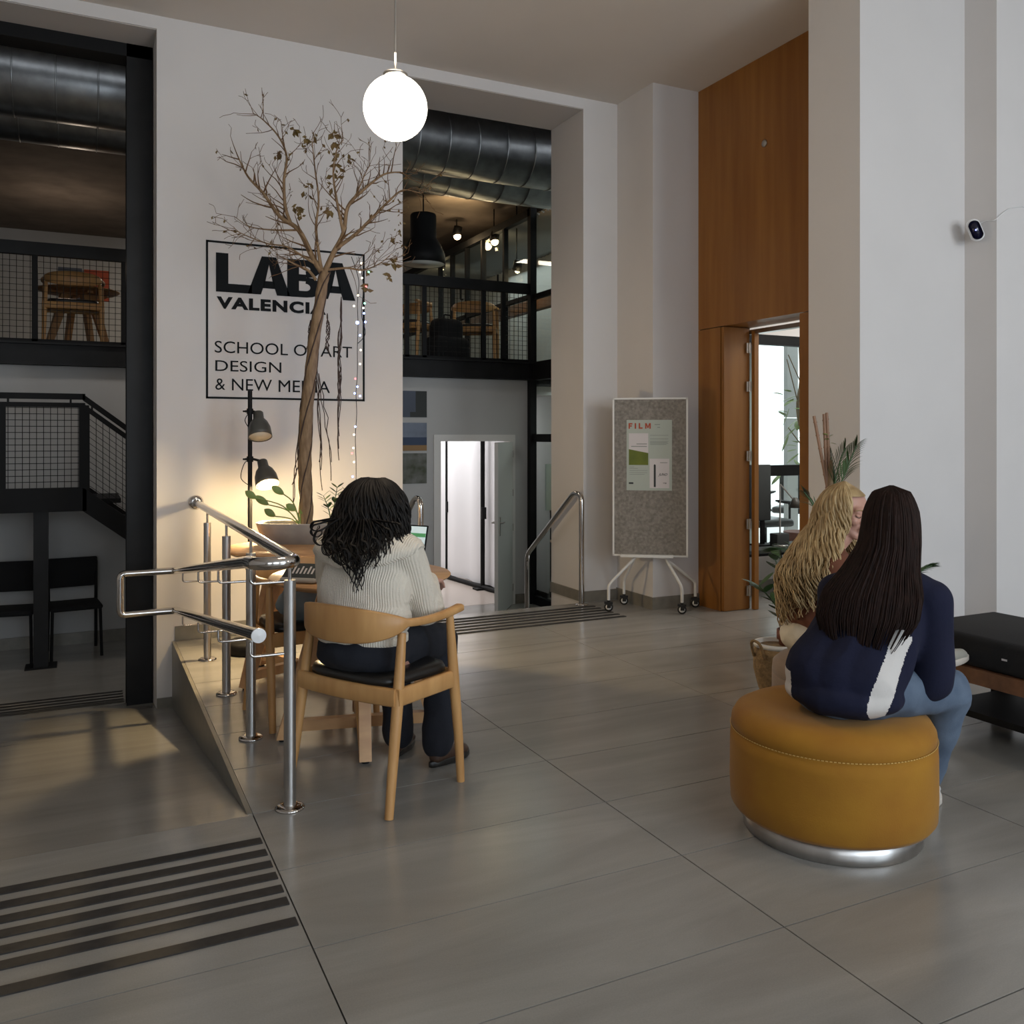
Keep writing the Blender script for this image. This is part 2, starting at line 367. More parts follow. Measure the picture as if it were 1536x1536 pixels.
MB().box((-4, y1, -.75), (4.7, 9.38, ZLO)).build('floor_slab', 'floor', lf)
# four steps down inside the right opening
st = sroot('steps', 'stone steps down through the opening to the lower hall')
for k in range(4):
    z = -.15 * (k + 1)
    MB().box((X2 - .3, YW - .02 + .3 * k, ZLO - .1), (XJ + .1, YW + .28 + .3 * k, z if k < 3 else ZLO + .002)).build('step', 'floor', st)
# sign wall between and around the openings
ws = sroot('wall_front', 'white plaster wall with two tall openings')
MB().box((X1, YW, -.8), (X2, YB, ZS)).build('wall_pier', 'wall', ws)
MB().box((XJ, YW, -.8), (XS + .02, YB, ZS)).build('wall_pier', 'wall', ws)
MB().box((-4.2, YW, ZS), (XS + .02, YB, ZC + .1)).build('wall_header', 'wall', ws)
MB().box((-4.2, YW, -.8), (-2.6, YB, ZS)).build('wall_pier', 'wall', ws)
MB().box((-2.6, YW + .012, ZS - .004), (X1, YB, ZS)).build('soffit', 'soffit', ws)
MB().box((X2, YW + .012, ZS - .004), (XJ, YB, ZS)).build('soffit', 'soffit', ws)
struct(MB().box((XS, YS, -.1), (XWD + .02, YB, ZC + .1)).build('wall_corner_pier', 'wall'))
struct(MB().box((-4.3, -4.4, ZC), (7.2, YB, ZC + .2)).build('ceiling', 'ceil'))
struct(MB().box((-4.2, -4.2, -.8), (-4, YW, ZC)).build('wall_left', 'wall'))
# rear wall behind the camera: piers and lintels round three street windows
wr = sroot('wall_rear', 'white wall with three street windows')
for a, b in ((-4, -2.4), (-.4, .4), (2.4, 3.2), (5.2, 7)): MB().box((a, -4.2, -.1), (b, -4.0, ZC)).build('wall_pier', 'wall', wr)
for a, b in ((-2.4, -.4), (.4, 2.4), (3.2, 5.2)):
    MB().box((a, -4.2, -.1), (b, -4.0, .6)).build('wall_sill', 'wall', wr); MB().box((a, -4.2, 3.6), (b, -4.0, ZC)).build('wall_lintel', 'wall', wr)
    q = MB()
    for x in (a, (a + b) / 2 - .02, b - .04): q.box((x, -4.15, .6), (x + .04, -4.08, 3.6))
    q.box((a, -4.15, .6), (b, -4.08, .64)).box((a, -4.15, 3.56), (b, -4.08, 3.6)).build('window_frame', 'black', wr)
# right-hand walls: stepped pier, then window-side wall
PX = 4.10; PY0 = 3.772; PY1 = 4.180; PXR = 5.009; PYR = 3.555
q = MB().box((PX, PY0, 0), (PXR, PY1, ZC)); struct(q.build('wall_pillar', 'wall'))
struct(MB().box((PXR, PYR, 0), (6.9, 3.9, ZC)).build('wall_right', 'wall'))
struct(MB().box((6.9, -4.2, 0), (7.1, 4.0, ZC)).build('wall_far_right', 'wall'))
# skirting
def skirt(name, a, b, z=0, h=.075, t=.012):
    a, b = V((*a, 0)), V((*b, 0)); d = (b - a).normalized(); n = V((d.y, -d.x, 0)) * t
    q = MB(); q.add([a, b, b + n, a + n] + [p + V((0, 0, h)) for p in (a, b, b + n, a + n)], [(0, 1, 2, 3), (7, 6, 5, 4), (0, 4, 5, 1), (1, 5, 6, 2), (2, 6, 7, 3), (3, 7, 4, 0)])
    o = struct(q.build(name, 'skirt')); o.location.z = z; return o
skirt('baseboard_front', (XE, YW), (X2, YW), 0, .10); skirt('baseboard_front', (XJ, YW), (XS, YW), 0, .09)
skirt('baseboard_jamb', (XJ, YB), (XJ, YW), 0, .09)
skirt('baseboard_pier', (XS, YW), (XS, YS), 0, .10); skirt('baseboard_pier', (XS - .012, YS), (XWD, YS), 0, .10)
skirt('baseboard_jamb', (X1, YW), (XE, YW), -.56, .18)
skirt('baseboard_pillar', (PX, PY1), (PX, PY0), 0, .10); skirt('baseboard_pillar', (PX, PY0), (PXR, PY0), 0, .10); skirt('baseboard_right', (PXR, PYR), (6.9, PYR), 0, .10)

# ------------------------------------------------------------------ wooden panel wall with the tall door opening
ZD = 2.283; YD0 = 4.78; YD1 = 5.645
ww = sroot('wall_wood', 'cherry veneered panel wall with a door opening')
g = .003
MB().box((XWD, YD1 + g, 0), (XWD + .30, YS, ZD - g)).build('panel', 'panelwood', ww)
MB().box((XWD, PY1, ZD + g), (XWD + .30, YS, ZC)).build('panel', 'panelwood', ww)
MB().box((XWD, PY1, 0), (XWD + .30, YD0 - g, ZD - g)).build('panel', 'panelwood', ww)
MB().box((XWD + .012, YD1 + .002, 0), (XWD + .3, YS - .01, ZC)).build('backing', 'joint', ww)
MB().lathe([(0, 0), (.028, 0), (.028, .006), (.02, .012), (0, .014)], 20, Matrix.Translation(at(1147, 215, X=XWD)) @ Matrix.Rotation(-PI / 2, 4, 'Y')).build('sensor_button', 'brushed', ww)
# folding door leaves parked in the reveal (two leaves, hinges between)
dr = sroot('door_1', 'wooden folding door parked open in its reveal')
MB().box((XWD + .006, YD1 - .035, .004), (XWD + .262, YD1 - .002, ZD - .004)).build('door_leaf', 'panelwood', dr)
MB().box((XWD + .275, YD1 - .085, .004), (XWD + .318, YD1 - .05, ZD - .03)).build('door_leaf', 'panelwood', dr)
for py in (522, 580, 684, 786, 886):
    c = at(1123, py, Y=YD1 - .05); q = MB()
    q.box((c.x - .022, c.y - .006, c.z - .04), (c.x + .022, c.y + .01, c.z + .04)); q.tube([(c.x, c.y - .012, c.z - .042), (c.x, c.y - .012, c.z + .042)], .009, 8)
    q.build('hinge', 'brushed', dr)
MB().box((XWD + .28, YD0, ZD - .05), (XWD + .34, YD1, ZD - .015)).build('door_track', 'brushed', dr)
# side room behind the opening, with its window wall
YG = 6.30; XR0 = XWD + .3
sr = sroot('wall_side_room', 'white walls of the side room seen through the door opening')
MB().box((XR0, 4.0, -.1), (9.5, YG + .17, -.014)).build('floor_slab', 'floor', sr)
MB().box((XR0, 4.0, 2.80), (9.5, YG + .2, 2.9)).build('ceiling_slab', 'ceil', sr)
MB().box((XR0, YG, 0), (9.5, YG + .18, .30)).build('wall_sill', 'wall', sr)
MB().box((XR0, YG, 2.34), (9.5, YG + .18, 2.8)).build('wall_lintel', 'wall', sr)
MB().box((9.4, 3.9, 0), (9.5, YG + .2, 2.8)).build('wall_side', 'wall', sr)
MB().box((5.26, 3.9, 0), (9.5, 4.0, 2.8)).build('wall_side', 'wall', sr)
MB().box((XR0, YG - .012, 0), (9.4, YG, .085)).build('skirting', 'skirt', sr)
wn = sroot('window_1', 'black framed window of the side room')
a0 = at(1132, 700, Y=YG).x - .35
for z0, z1 in ((2.25, 2.34), (.30, .335), (1.035, 1.135)): MB().box((a0, YG, z0), (9.4, YG + .07, z1)).build('window_bar', 'black', wn)
for x in (a0, 7.4, 8.8): MB().box((x, YG, .3), (x + .05, YG + .07, 2.34)).build('window_bar', 'black', wn)
MB().box((a0, YG + .03, 1.13), (9.4, YG + .036, 2.26)).build('pane', 'glass', wn); MB().box((a0, YG + .03, .33), (9.4, YG + .036, 1.04)).build('pane', 'glass', wn)
# patio outside that window
pt = sroot('floor_patio', 'pale patio beyond the side room window')
MB().box((6.12, YG + .18, -.1), (14, 14, 0)).build('floor_slab', 'doorwhite', pt); MB().box((5.2, YG + .18, -.1), (6.12, YB - .2, 0)).build('floor_slab', 'doorwhite', pt)
pc = sroot('wall_patio_column', 'grey concrete column outside the window')
xa = at(1181, 600, Y=8.0).x; xb = at(1197, 600, Y=8.0).x
MB().box((xa, 8.0, 0), (xb, 8.06, 1.62)).build('column_block', 'wallgrey', pc); MB().box((xa, 8.0, 1.63), (xb, 8.06, 3.4)).build('column_block', 'wallgrey', pc)

# ------------------------------------------------------------------ lower hall, gallery above it
YF = 9.27; YM = 9.2; XG = 4.72; ZM0 = 2.06; ZM1 = 2.27
P0 = at(658, 662, Y=YF); P1 = at(766, 662, Y=YF)       # doorway in the far wall
wf = sroot('wall_far', 'grey wall under the gallery with a doorway')
MB().box((-4.2, YF, -.75), (P0.x, YF + .12, ZM0)).build('wall_panel', 'wallgrey', wf)
MB().box((P1.x, YF, -.75), (XG, YF + .12, ZM0)).build('wall_panel', 'wallgrey', wf)
MB().box((P0.x, YF, P0.z), (P1.x, YF + .12, ZM0)).build('wall_panel', 'wallgrey', wf)
struct(MB().box((-4.2, YF - .012, ZLO), (P0.x - .08, YF, ZLO + .11)).build('baseboard_far', 'skirt')); struct(MB().box((P1.x + .06, YF - .012, ZLO), (XG, YF, ZLO + .11)).build('baseboard_far', 'skirt'))
struct(MB().box((-4.3, YW, -.75), (-4.1, 15, 4.6)).build('wall_hall_left', 'wallgrey'))
struct(MB().box((-4.3, YB, 4.60), (5.0, 9.3, 4.7)).build('ceiling_hall', 'concrete'))
struct(MB().box((-4.3, 9.3, 4.32), (6.1, 15, 4.7)).build('ceiling_gallery', 'concrete'))
struct(MB().box((-4.3, 14.2, 2.0), (6.1, 14.4, 4.6)).build('wall_gallery_back', 'wallgrey'))
struct(MB().box((-4.2, YM + .1, ZM0), (6.1, 14.3, ZM1 - .01)).build('floor_gallery', 'black'))
gb = thing('gallery_beam', 'long black steel beam carrying the edge of the gallery', 'beam')
MB().box((-4.2, YM, ZM0), (XG + .05, YM + .1, ZM1)).box((-4.2, YM - .05, ZM0), (XG, YM + .1, ZM0 + .02)).box((-4.2, YM - .05, ZM1 - .02), (XG, YM + .1, ZM1)).build('beam', 'blackw', gb)
MB().box((XG, YB, ZM0), (XG + .1, YM, ZM1)).build('side_beam', 'black', gb)
bc = thing('steel_column', 'thick black steel column beside the left opening', 'column', (.33, 6.83, -.55))
cx0 = at(190, 600, Y=6.78).x
MB().box((cx0 - .33, -.05, 0), (X1 - .335, -.03, 4.75)).box((cx0 - .33, .12, 0), (X1 - .335, .14, 4.75)).box((.0, -.03, 0), (.025, .12, 4.75)).build('shaft', 'blackw', bc)
MB().box((cx0 - .345, -.07, 0), (X1 - .335, .16, .015)).build('base_plate', 'black', bc)
MB().box((-2.9, -.05, 4.63), (X1 - .335, .14, 4.72)).build('top_rail', 'black', bc)
# guard rail of the gallery
gr = thing('gallery_railing', 'black gallery guard rail with square wire mesh infill', 'railing')
ZT = 3.13
MB().box((-4.1, YM + .01, ZT - .06), (XG, YM + .07, ZT + .06)).build('top_rail', 'blackw', gr)
MB().box((-4.1, YM + .02, ZM1 + .0), (XG, YM + .06, ZM1 + .03)).build('bottom_rail', 'black', gr)
rposts = [at(p, 450, Y=YM).x for p in (-60, 52, 186, 612, 638, 727, 757)] + [2.0, -2.0, -3.0]
for x in rposts: MB().box((x - .025, YM + .02, ZM1), (x + .025, YM + .06, ZT)).build('post', 'black', gr)
def mesh_infill(x0, x1, z0, z1, y, pitch=.05, r=.0022, shear=0, zc=None):
    q = MB(); x = x0
    while x < x1: q.box((x - r, y - r, z0 + shear * (x - x0)), (x + r, y + r, z1 + shear * (x - x0))); x += pitch
    z = z0
    while z < z1:
        q.add([(x0, y - r, z - r), (x1, y - r, z - r + shear * (x1 - x0)), (x1, y + r, z + r + shear * (x1 - x0)), (x0, y + r, z + r)], [(0, 1, 2, 3)]); z += pitch
    return q
q = mesh_infill(-2.2, XG, ZM1 + .03, ZT - .06, YM + .04, .055, .0026).build('wire_mesh', 'black', gr); q['kind'] = 'stuff'
# glazed screens: XG plane, lower front bay and upper long screen
gs = sroot('window_2', 'black steel glazed screen beside the stairs')
MB().box((XG - .03, YM - .03, ZLO), (XG + .05, YM + .05, 4.32)).build('post', 'black', gs)
MB().box((XG, YB, 1.34), (XG + .05, YM, 1.43)).build('bar', 'black', gs); MB().box((XG, YB, ZLO), (XG + .05, YM, ZLO + .1)).build('bar', 'black', gs)
MB().box((XG, YB, 3.0), (XG + .05, YM, 3.06)).build('bar', 'black', gs)
MB().box((XG + .02, YB, ZLO + .1), (XG + .028, YM, 1.34)).build('pane', 'glass', gs); MB().box((XG + .02, YB, 1.43), (XG + .028, YM, ZM0)).build('pane', 'glass', gs); MB().box((XG + .02, YB, ZM1), (XG + .028, YM, 4.0)).build('pane', 'glass', gs)
gu = sroot('window_3', 'black steel glazed screen along the gallery')
ys = [YM] + [at(p, 400, X=XG).y for p in (757, 724, 700, 678, 660)] + [14.2]
for y in ys[1:]: MB().box((XG - .02, y - .025, ZM1), (XG + .04, y + .025, 4.0)).build('post', 'black', gu)
MB().box((XG - .03, YM, 3.98), (XG + .05, 14.2, 4.07)).build('bar', 'black', gu); MB().box((XG - .02, YM, 3.02), (XG + .04, 14.2, 3.07)).build('bar', 'black', gu)
for a, b in zip(ys, ys[1:]): MB().box((XG + .005, a + .02, ZM1), (XG + .012, b - .02, 3.99)).build('pane', 'glass', gu)
for y in (ys[1] + .05, ys[3] + .05): MB().tube(roundpath([(XG - .03, y, 3.28), (XG - .07, y, 3.28), (XG - .07, y, 3.42)], .02), .012, 6).build('window_handle', 'black', gu)
# studio beyond the glazed screen
sd = sroot('wall_studio', 'pale walls of the studio behind the glazed screen')
MB().box((XG + .05, YB - .2, -.7), (6.0, YB, 4.6)).build('wall_side', 'wallgrey', sd)
MB().box((6.0, YB, -.7), (6.1, 14.2, 4.6)).build('wall_side', 'wallgrey', sd)
MB().box((XG + .06, 11.0, -.7), (6.0, 11.1, ZM0)).build('wall_end', 'wall', sd)
MB().box((XG, YB, -.7), (6.0, 14, ZLO)).build('floor_slab', 'floor', sd)
q = MB()
for k in range(60):
    y = YB + .1 + k * .115; q.add([(XG + .1, y, 4.0), (6.0, y, 4.0), (6.0, y + .0575, 4.04), (XG + .1, y + .0575, 4.04), (6.0, y + .115, 4.0), (XG + .1, y + .115, 4.0)], [(0, 1, 2, 3), (3, 2, 4, 5)])
q.build('corrugated_ceiling', 'corr', sd)['kind'] = 'structure'
MB().box((XG + .4, YB, 3.0), (XG + .5, 14, 3.14)).build('studio_beam', 'redwood', sd)
# door in the far wall
d2 = sroot('door_2', 'white door standing open in the far wall')
fx0 = at(650, 660, Y=YF).x; fx1 = P1.x + .05
q = MB().box((fx0, YF - .02, ZLO), (P0.x, YF - .001, P0.z)).box((P1.x, YF - .02, ZLO), (fx1, YF - .001, P0.z)).box((fx0, YF - .02, P0.z), (fx1, YF - .001, P0.z + .075)).box((P0.x, YF - .02, ZLO), (P0.x + .02, YF + .13, P0.z)).box((P1.x - .02, YF - .02, ZLO), (P1.x, YF + .13, P0.z)); q.build('door_frame', 'doorwhite', d2)
L0 = V((P1.x - .012, YF - .03, 0)); L1 = at(741, 700, Y=YF - .78)     # leaf swung into the hall
dd = V((L1.x - L0.x, L1.y - L0.y, 0)).normalized(); ang = math.atan2(dd.y, dd.x)
Lm = Matrix.Translation((L0.x, L0.y, 0)) @ Matrix.Rotation(ang, 4, 'Z')
MB().box((0, -.02, ZLO + .01), (.82, .02, P0.z - .01), Lm).build('door_leaf', 'doorwhite', d2)
q = MB().box((.73, -.03, .33), (.765, .03, .53), Lm).tube([Lm @ V((.748, -.06, .47)), Lm @ V((.66, -.06, .47))], .009, 8).tube([Lm @ V((.748, .06, .47)), Lm @ V((.66, .06, .47))], .009, 8).tube([Lm @ V((.748, .06, .47)), Lm @ V((.748, -.06, .47))], .009, 8)
q.build('door_handle', 'brushed', d2)
for z in (-.35, .35, .75, 1.2): MB().tube([(P1.x + .005, YF - .04, z - .04), (P1.x + .005, YF - .04, z + .04)], .012, 8).build('hinge', 'brushed', d2)
# bright store room behind the door
bx0, bx1 = 1.8, 5.2
br = sroot('wall_store_room', 'white walls of the bright room behind the far door')
MB().box((bx0, YF + .12, -.7), (bx1, 13.2, ZLO)).build('floor_slab', mat('pale_floor', (.52, .45, .40), .25), br)
MB().box((bx0, YF + .12, 1.9), (bx1, 13.2, 2.0)).build('ceiling_slab', 'wall', br)
MB().box((bx0 - .1, YF + .12, -.7), (bx0, 13.2, 2)).build('wall_side', 'wall', br); MB().box((bx1, YF + .12, -.7), (bx1 + .1, 13.2, 2)).build('wall_side', 'wall', br); MB().box((bx0, 13.2, -.7), (bx1, 13.3, 2)).build('wall_end', 'wall', br)
sh = thing('tarpaulin_screen', 'white sheet stretched between black posts in the bright room behind the far door', 'screen')
A = at(650, 862, z=ZLO); B = at(760, 895, z=ZLO)
for px, py in ((671, 865), (724, 884)):
    p = at(px, py, z=ZLO); q = MB().tube([(p.x, p.y, ZLO), (p.x, p.y, 1.88)], .03, 8).box((p.x - .11, p.y - .07, ZLO), (p.x + .11, p.y + .07, ZLO + .02)); q.build('post', 'black', sh)
    MB().box((p.x - .03, p.y - .05, .35), (p.x + .03, p.y - .02, .5)).build('clamp', 'black', sh)
d = (B - A).normalized(); A2 = A - d * .5; B2 = B + d * .45; nrm = V((-d.y, d.x, 0)) * .06
vs = []; N = 24
for i in range(N + 1):
    p = A2.lerp(B2, i / N) + nrm * (1.0 + .4 * math.sin(i * 1.3)); vs += [(p.x, p.y, ZLO + .05), (p.x, p.y, 1.88)]
MB().add(vs, [(2 * i, 2 * i + 2, 2 * i + 3, 2 * i + 1) for i in range(N)], None, True).build('sheet', 'tarpaulin', sh)
MB().tube([A2 + V((0, 0, .03)), B2 + V((0, 0, .03))], .03, 6).build('bottom_bar', 'black', sh)
# photo prints on the far wall
def photo_print(name, label, y0, y1, mats):
    a = at(606, y0, Y=YF - .004); b = at(640, y1, Y=YF - .004); a.x = at(598, y0, Y=YF).x
    t = thing(name, label, 'photo', (a.x, YF, b.z), 0, 'photo prints on the far wall')
    W = b.x - a.x; Hh = a.z - b.z
    MB().box((0, -.006, 0), (W, 0, Hh)).build('sheet', mats[0], t)
    for (x0, z0, x1, z1, mm) in mats[1:]: MB().box((W * x0, -.0075, Hh * z0), (W * x1, -.006, Hh * z1)).build('printed_area', mm, t)
M['sky1'] = mat('print_blue_sky', (.07, .085, .12), .6, var=.2, vscale=2); M['sea'] = mat('print_sea', (.03, .05, .10), .6); M['sand'] = mat('print_sand', (.26, .15, .06), .6); M['cloud'] = mat('print_cloud', (.16, .19, .25), .6, var=.3, vscale=4); M['rocks'] = mat('print_bush', (.04, .05, .02), .6, col2=(.16, .16, .15), vscale=9)
photo_print('photo_print', 'photo print of a dark building against blue sky, topmost of three on the far wall', 586, 626, ['sky1', (.6, .0, 1, 1, 'ink'), (.4, 0, .6, .2, 'ink')])
photo_print('photo_print', 'photo print of sea and sand under cloud, middle of three on the far wall', 634, 676, ['cloud', (0, 0, 1, .2, 'sand'), (0, .2, 1, .48, 'sea')])
photo_print('photo_print', 'photo print of rocks and bushes, lowest of three on the far wall', 680, 725, ['rocks'])
# ducts
du = thing('ventilation_duct', 'large round galvanised duct, front one of the pair under the hall ceiling', 'duct', (0, 8.0, 0), 0)
def duct(par, y, z, r, yo):
    ribs = MB()
    MB().lathe([(r, 0), (r, 9.0)], 40, Matrix.Translation((-4.1, y, z)) @ Matrix.Rotation(PI / 2, 4, 'Y')).build('pipe', 'galv', par)
    for k in range(28): MB().lathe([(r + .001, 0), (r + .005, .004), (r + .005, .009), (r + .001, .013)], 40, Matrix.Translation((-3.8 + k * .30, y, z)) @ Matrix.Rotation(PI / 2, 4, 'Y')).build('seam_ring', 'galv', par)
duct(du, 0, 4.24, .30, 0)
du2 = thing('ventilation_duct', 'rear round galvanised duct hanging lower behind the front one', 'duct', (0, 8.66, 0), 0); duct(du2, 0, 4.24, .30, 0)

# stair landing and flight in the lower hall
sl = thing('steel_stair', 'black steel stair landing with mesh guard in the dark lower hall', 'stairs')
YL = 8.38
def L_(px, py): return at(px, py, Y=YL)
a = L_(-200, 750); b = L_(124, 752); c_ = L_(200, 800)
sx = b.x
MB().box((-2.6, YL - .02, a.z - .14), (sx + .03, YL + .03, a.z + .06)).build('landing_edge', 'black', sl)
MB().box((-2.6, YL + .03, a.z - .04), (sx + .03, YL + .85, a.z)).build('landing_plate', 'black', sl)
dz = (L_(190, 795).z - L_(133, 757).z) / (L_(190, 795).x - L_(133, 757).x)
x2 = sx + 1.6
def slant(z0, z1, name, y0=YL - .02, y1=YL + .03):
    MB().add([(sx, y0, z0), (x2, y0, z0 + dz * (x2 - sx)), (x2, y0, z1 + dz * (x2 - sx)), (sx, y0, z1), (sx, y1, z0), (x2, y1, z0 + dz * (x2 - sx)), (x2, y1, z1 + dz * (x2 - sx)), (sx, y1, z1)],
             [(0, 1, 2, 3), (7, 6, 5, 4), (0, 4, 5, 1), (1, 5, 6, 2), (2, 6, 7, 3), (3, 7, 4, 0)]).build(name, 'black', sl)
slant(a.z - .14, a.z + .06, 'stringer'); slant(a.z - .14, a.z + .06, 'stringer', YL + .82, YL + .87)
zt1 = L_(60, 594).z; zt2 = L_(60, 607).z
MB().box((-2.6, YL - .02, zt1 - .025), (sx + .02, YL + .03, zt1 + .025)).build('handrail', 'black', sl); slant(zt1 - .03, zt1 + .025, 'handrail')
MB().box((-2.6, YL - .01, zt2 - .02), (sx + .02, YL + .02, zt2 + .02)).build('guard_rail', 'black', sl); slant(zt2 - .03, zt2 + .02, 'guard_rail')
for px in (0, 126): x = L_(px, 700).x; MB().box((x - .04, YL - .015, a.z), (x + .04, YL + .025, zt2)).build('guard_post', 'black', sl)
for px in (12, 106, 138): x = L_(px, 700).x; zz = 0 if px < 130 else dz * (x - sx); MB().box((x - .008, YL - .008, zt2 + zz), (x + .008, YL + .008, zt1 + zz)).build('rail_stub', 'black', sl)
mesh_infill(-1.6, sx, a.z + .06, zt2, YL + .005, .052, .0026).build('wire_mesh', 'black', sl)['kind'] = 'stuff'
mesh_infill(sx, x2, a.z + .06, zt2, YL + .005, .052, .0026, dz).build('wire_mesh', 'black', sl)['kind'] = 'stuff'
for k in range(6): x = sx + .03 + k * .26; MB().box((x, YL + .03, a.z + dz * (x - sx) - .06), (x + .27, YL + .82, a.z + dz * (x - sx) - .02)).build('tread', 'black', sl)
x = L_(61, 900).x; MB().box((x - .055, YL + .02, ZLO), (x + .055, YL + .13, a.z - .1)).build('support_post', 'blackw', sl); MB().box((x - .12, YL, ZLO), (x + .12, YL + .2, ZLO + .012)).build('base_plate', 'black', sl)
# ------------------------------------------------------------------ lettering painted on the wall
def on_wall(px, py): return at(px, py, Y=YW - .004)
sg = thing('wall_sign', 'black school sign painted on the white pier with LABA VALENCIA in a thin frame', 'sign', (0, YW, 0))
a = on_wall(309, 359.5); b = on_wall(547, 602); x0, x1, z1, z0 = a.x, b.x, a.z, b.z; t = .014
q = MB()
for r in (((x0, z0), (x1, z0 + t)), ((x0, z1 - t), (x1, z1)), ((x0, z0), (x0 + t, z1)), ((x1 - t, z0), (x1, z1))): q.box((r[0][0], -.005, r[0][1]), (r[1][0], -.001, r[1][1]))
q.build('border', 'paint', sg)
def zt(px, py): return on_wall(px, py).z
# LABA in heavy, tightly set capitals drawn as polygons
lx0 = on_wall(324, 400).x; lx1 = on_wall(533, 430).x; lz1 = zt(324, 378.5); lz0 = zt(324, 437); LH = lz1 - lz0; LW = lx1 - lx0
def glyph(poly, x, w, name, holes=()):
    q = MB()
    for p in poly: q.prism([(x + a * w, lz0 + b * LH) for a, b in p], -.005, -.001)
    q.build(name, 'paint', sg)
Lg = [[(0, 0), (0, 1), (.34, 1), (.34, .22), (1, .22), (1, 0)]]
Ag = [[(0, 0), (.33, 1), (.5, 1), (.5, .80), (.42, .38), (.31, 0)], [(.5, 1), (.67, 1), (1, 0), (.69, 0), (.58, .38), (.5, .80)], [(.36, .17), (.385, .36), (.615, .36), (.64, .17)]]
def arc(cx, cz, rx, rz, a0, a1, n=8): return [(cx + rx * math.cos(math.radians(a0 + (a1 - a0) * i / n)), cz + rz * math.sin(math.radians(a0 + (a1 - a0) * i / n))) for i in range(n + 1)]
def bowl(zc, rz, xo):                            # half ring of the letter B as quads
    out = []; O = arc(.55, zc, xo - .55, rz, -90, 90); I = arc(.52, zc, .14, rz - .17, -90, 90)
    for i in range(8): out.append([I[i], O[i], O[i + 1], I[i + 1]])
    return out
Bg = [[(0, 0), (0, 1), (.33, 1), (.33, 0)], [(.33, .83), (.33, 1), (.55, 1), (.52, .83)], [(.33, 0), (.33, .17), (.52, .17), (.55, 0)], [(.33, .43), (.33, .61), (.54, .61), (.54, .43)]] + bowl(.27, .27, 1.0) + bowl(.765, .235, .95)
glyph(Lg, lx0, LW * .245, 'letter'); glyph(Ag, lx0 + LW * .215, LW * .30, 'letter'); glyph(Bg, lx0 + LW * .495, LW * .255, 'letter'); glyph(Ag, lx0 + LW * .70, LW * .30, 'letter')
def word(txt, pxa, pya, pxb, pyb, bold, par=sg, Y=None, m='paint', name='letters', depth=.004):
    A_ = on_wall(pxa, pya); B_ = on_wall(pxb, pyb)
    textmesh(txt, B_.x - A_.x, A_.z - B_.z, depth, bold, Matrix.Translation((A_.x, 0, B_.z))).build(name, m, par)
word('VALENCIA', 325, 444, 489, 472.5, .048)
word('SCHOOL OF ART', 322, 511, 528, 537, 0)
word('DESIGN', 323, 540, 422, 559.5, 0)
word('&', 323, 567.5, 338, 585, 0); word('NEW', 348, 568, 408, 587, 0); word('MEDIA', 418, 570, 495, 589.5, 0)

# ------------------------------------------------------------------ globe pendant
G = at(593, 162, Y=3.45); RG = 48 / FPX * (G.x * sT + G.y * cT)
gp = thing('pendant_lamp', 'lit white glass globe lamp hanging on a thin cable from the ceiling', 'lamp', (G.x, G.y, G.z))
MB().ball((0, 0, 0), RG, 20).build('globe', 'globe', gp)
MB().lathe([(0, RG * .955), (.048, RG * .955), (.05, RG * 1.06), (.02, RG * 1.09), (0, RG * 1.09)], 28).build('cap', 'brushed', gp)
MB().tube([(0, 0, RG * 1.05), (0, 0, ZC - G.z - .02)], .0042, 8).build('cable', 'brushed', gp)
MB().lathe([(0, ZC - G.z - .03), (.05, ZC - G.z - .03), (.055, ZC - G.z), (0, ZC - G.z)], 24).build('ceiling_rose', 'brushed', gp)
point('pendant_light', (G.x, G.y, G.z - RG - .03), 30, (1, .82, .62), .11)
point('pendant_light', (G.x, G.y, G.z + RG + .1), 9, (1, .82, .62), .11)
g2 = dup(gp, (4.0, .1, G.z), 0, 'added lit globe lamp out of view right of the camera')  # added unseen copy of the pendant, brightens the floor on the right
point('pendant_light', (4.0, .1, G.z - RG - .03), 62, (1, .86, .70), .11)  # floor fill from the added globe

# ------------------------------------------------------------------ chrome handrail of the ramp
hr = thing('handrail', 'polished steel double handrail on four posts along the ramp edge', 'handrail', (.70, YR, 0))
O = V((.70, YR, 0))
XR = .555; RT = .0235
for y, zt_ in ((3.36, .93), (4.22, .93), (5.0, .93), (5.82, .93)):
    q = MB().tube([(0, y - YR, .008), (0, y - YR, .86)], .0225, 20)
    p = q.build('post', 'brushed', hr)
    MB().lathe([(0, 0), (.055, 0), (.055, .006), (.045, .012), (.026, .016), (.024, .016)], 28, Matrix.Translation((0, y - YR, 0))).build('flange', 'steel', p)
    MB().tube([(0, y - YR, .855), (0, y - YR, .94)], .007, 10).build('pin', 'steel', p)
    for off in (.0, -.27):
        zz = .93 - (y - YR) * RAMP + off - .075
        q = MB().tube(roundpath([(-.015, y - YR, zz), (XR - .70, y - YR, zz), (XR - .70, y - YR, zz + .055)], .02), .0055, 8)
        q.build('bracket', 'steel', p)
zt0 = .945
up = [(0, YW - YR, zt0), (0, -.10, zt0), (XR - .70, -.13, zt0 - .005), (XR - .70, .05, zt0 - .015)]
ye = 2.90; dzr = ye * RAMP
top = roundpath([(0, YW - YR, zt0), (0, -.13, zt0), (XR - .70, -.13, zt0), (XR - .70, .05, .93)], .072, 10)
zl = .93 - ye * RAMP
far = roundpath([(XR - .70, .05, .93), (XR - .70, ye, zl), (.215 - .70, ye, zl), (.215 - .70, ye, zl - .265), (XR - .70, ye, zl - .265), (XR - .70, -.17, .70)], .035, 6)
MB().tube(top, RT, 16).build('rail', 'steel', hr)
MB().tube(far, [RT] * len(far), 16).build('rail', 'steel', hr)
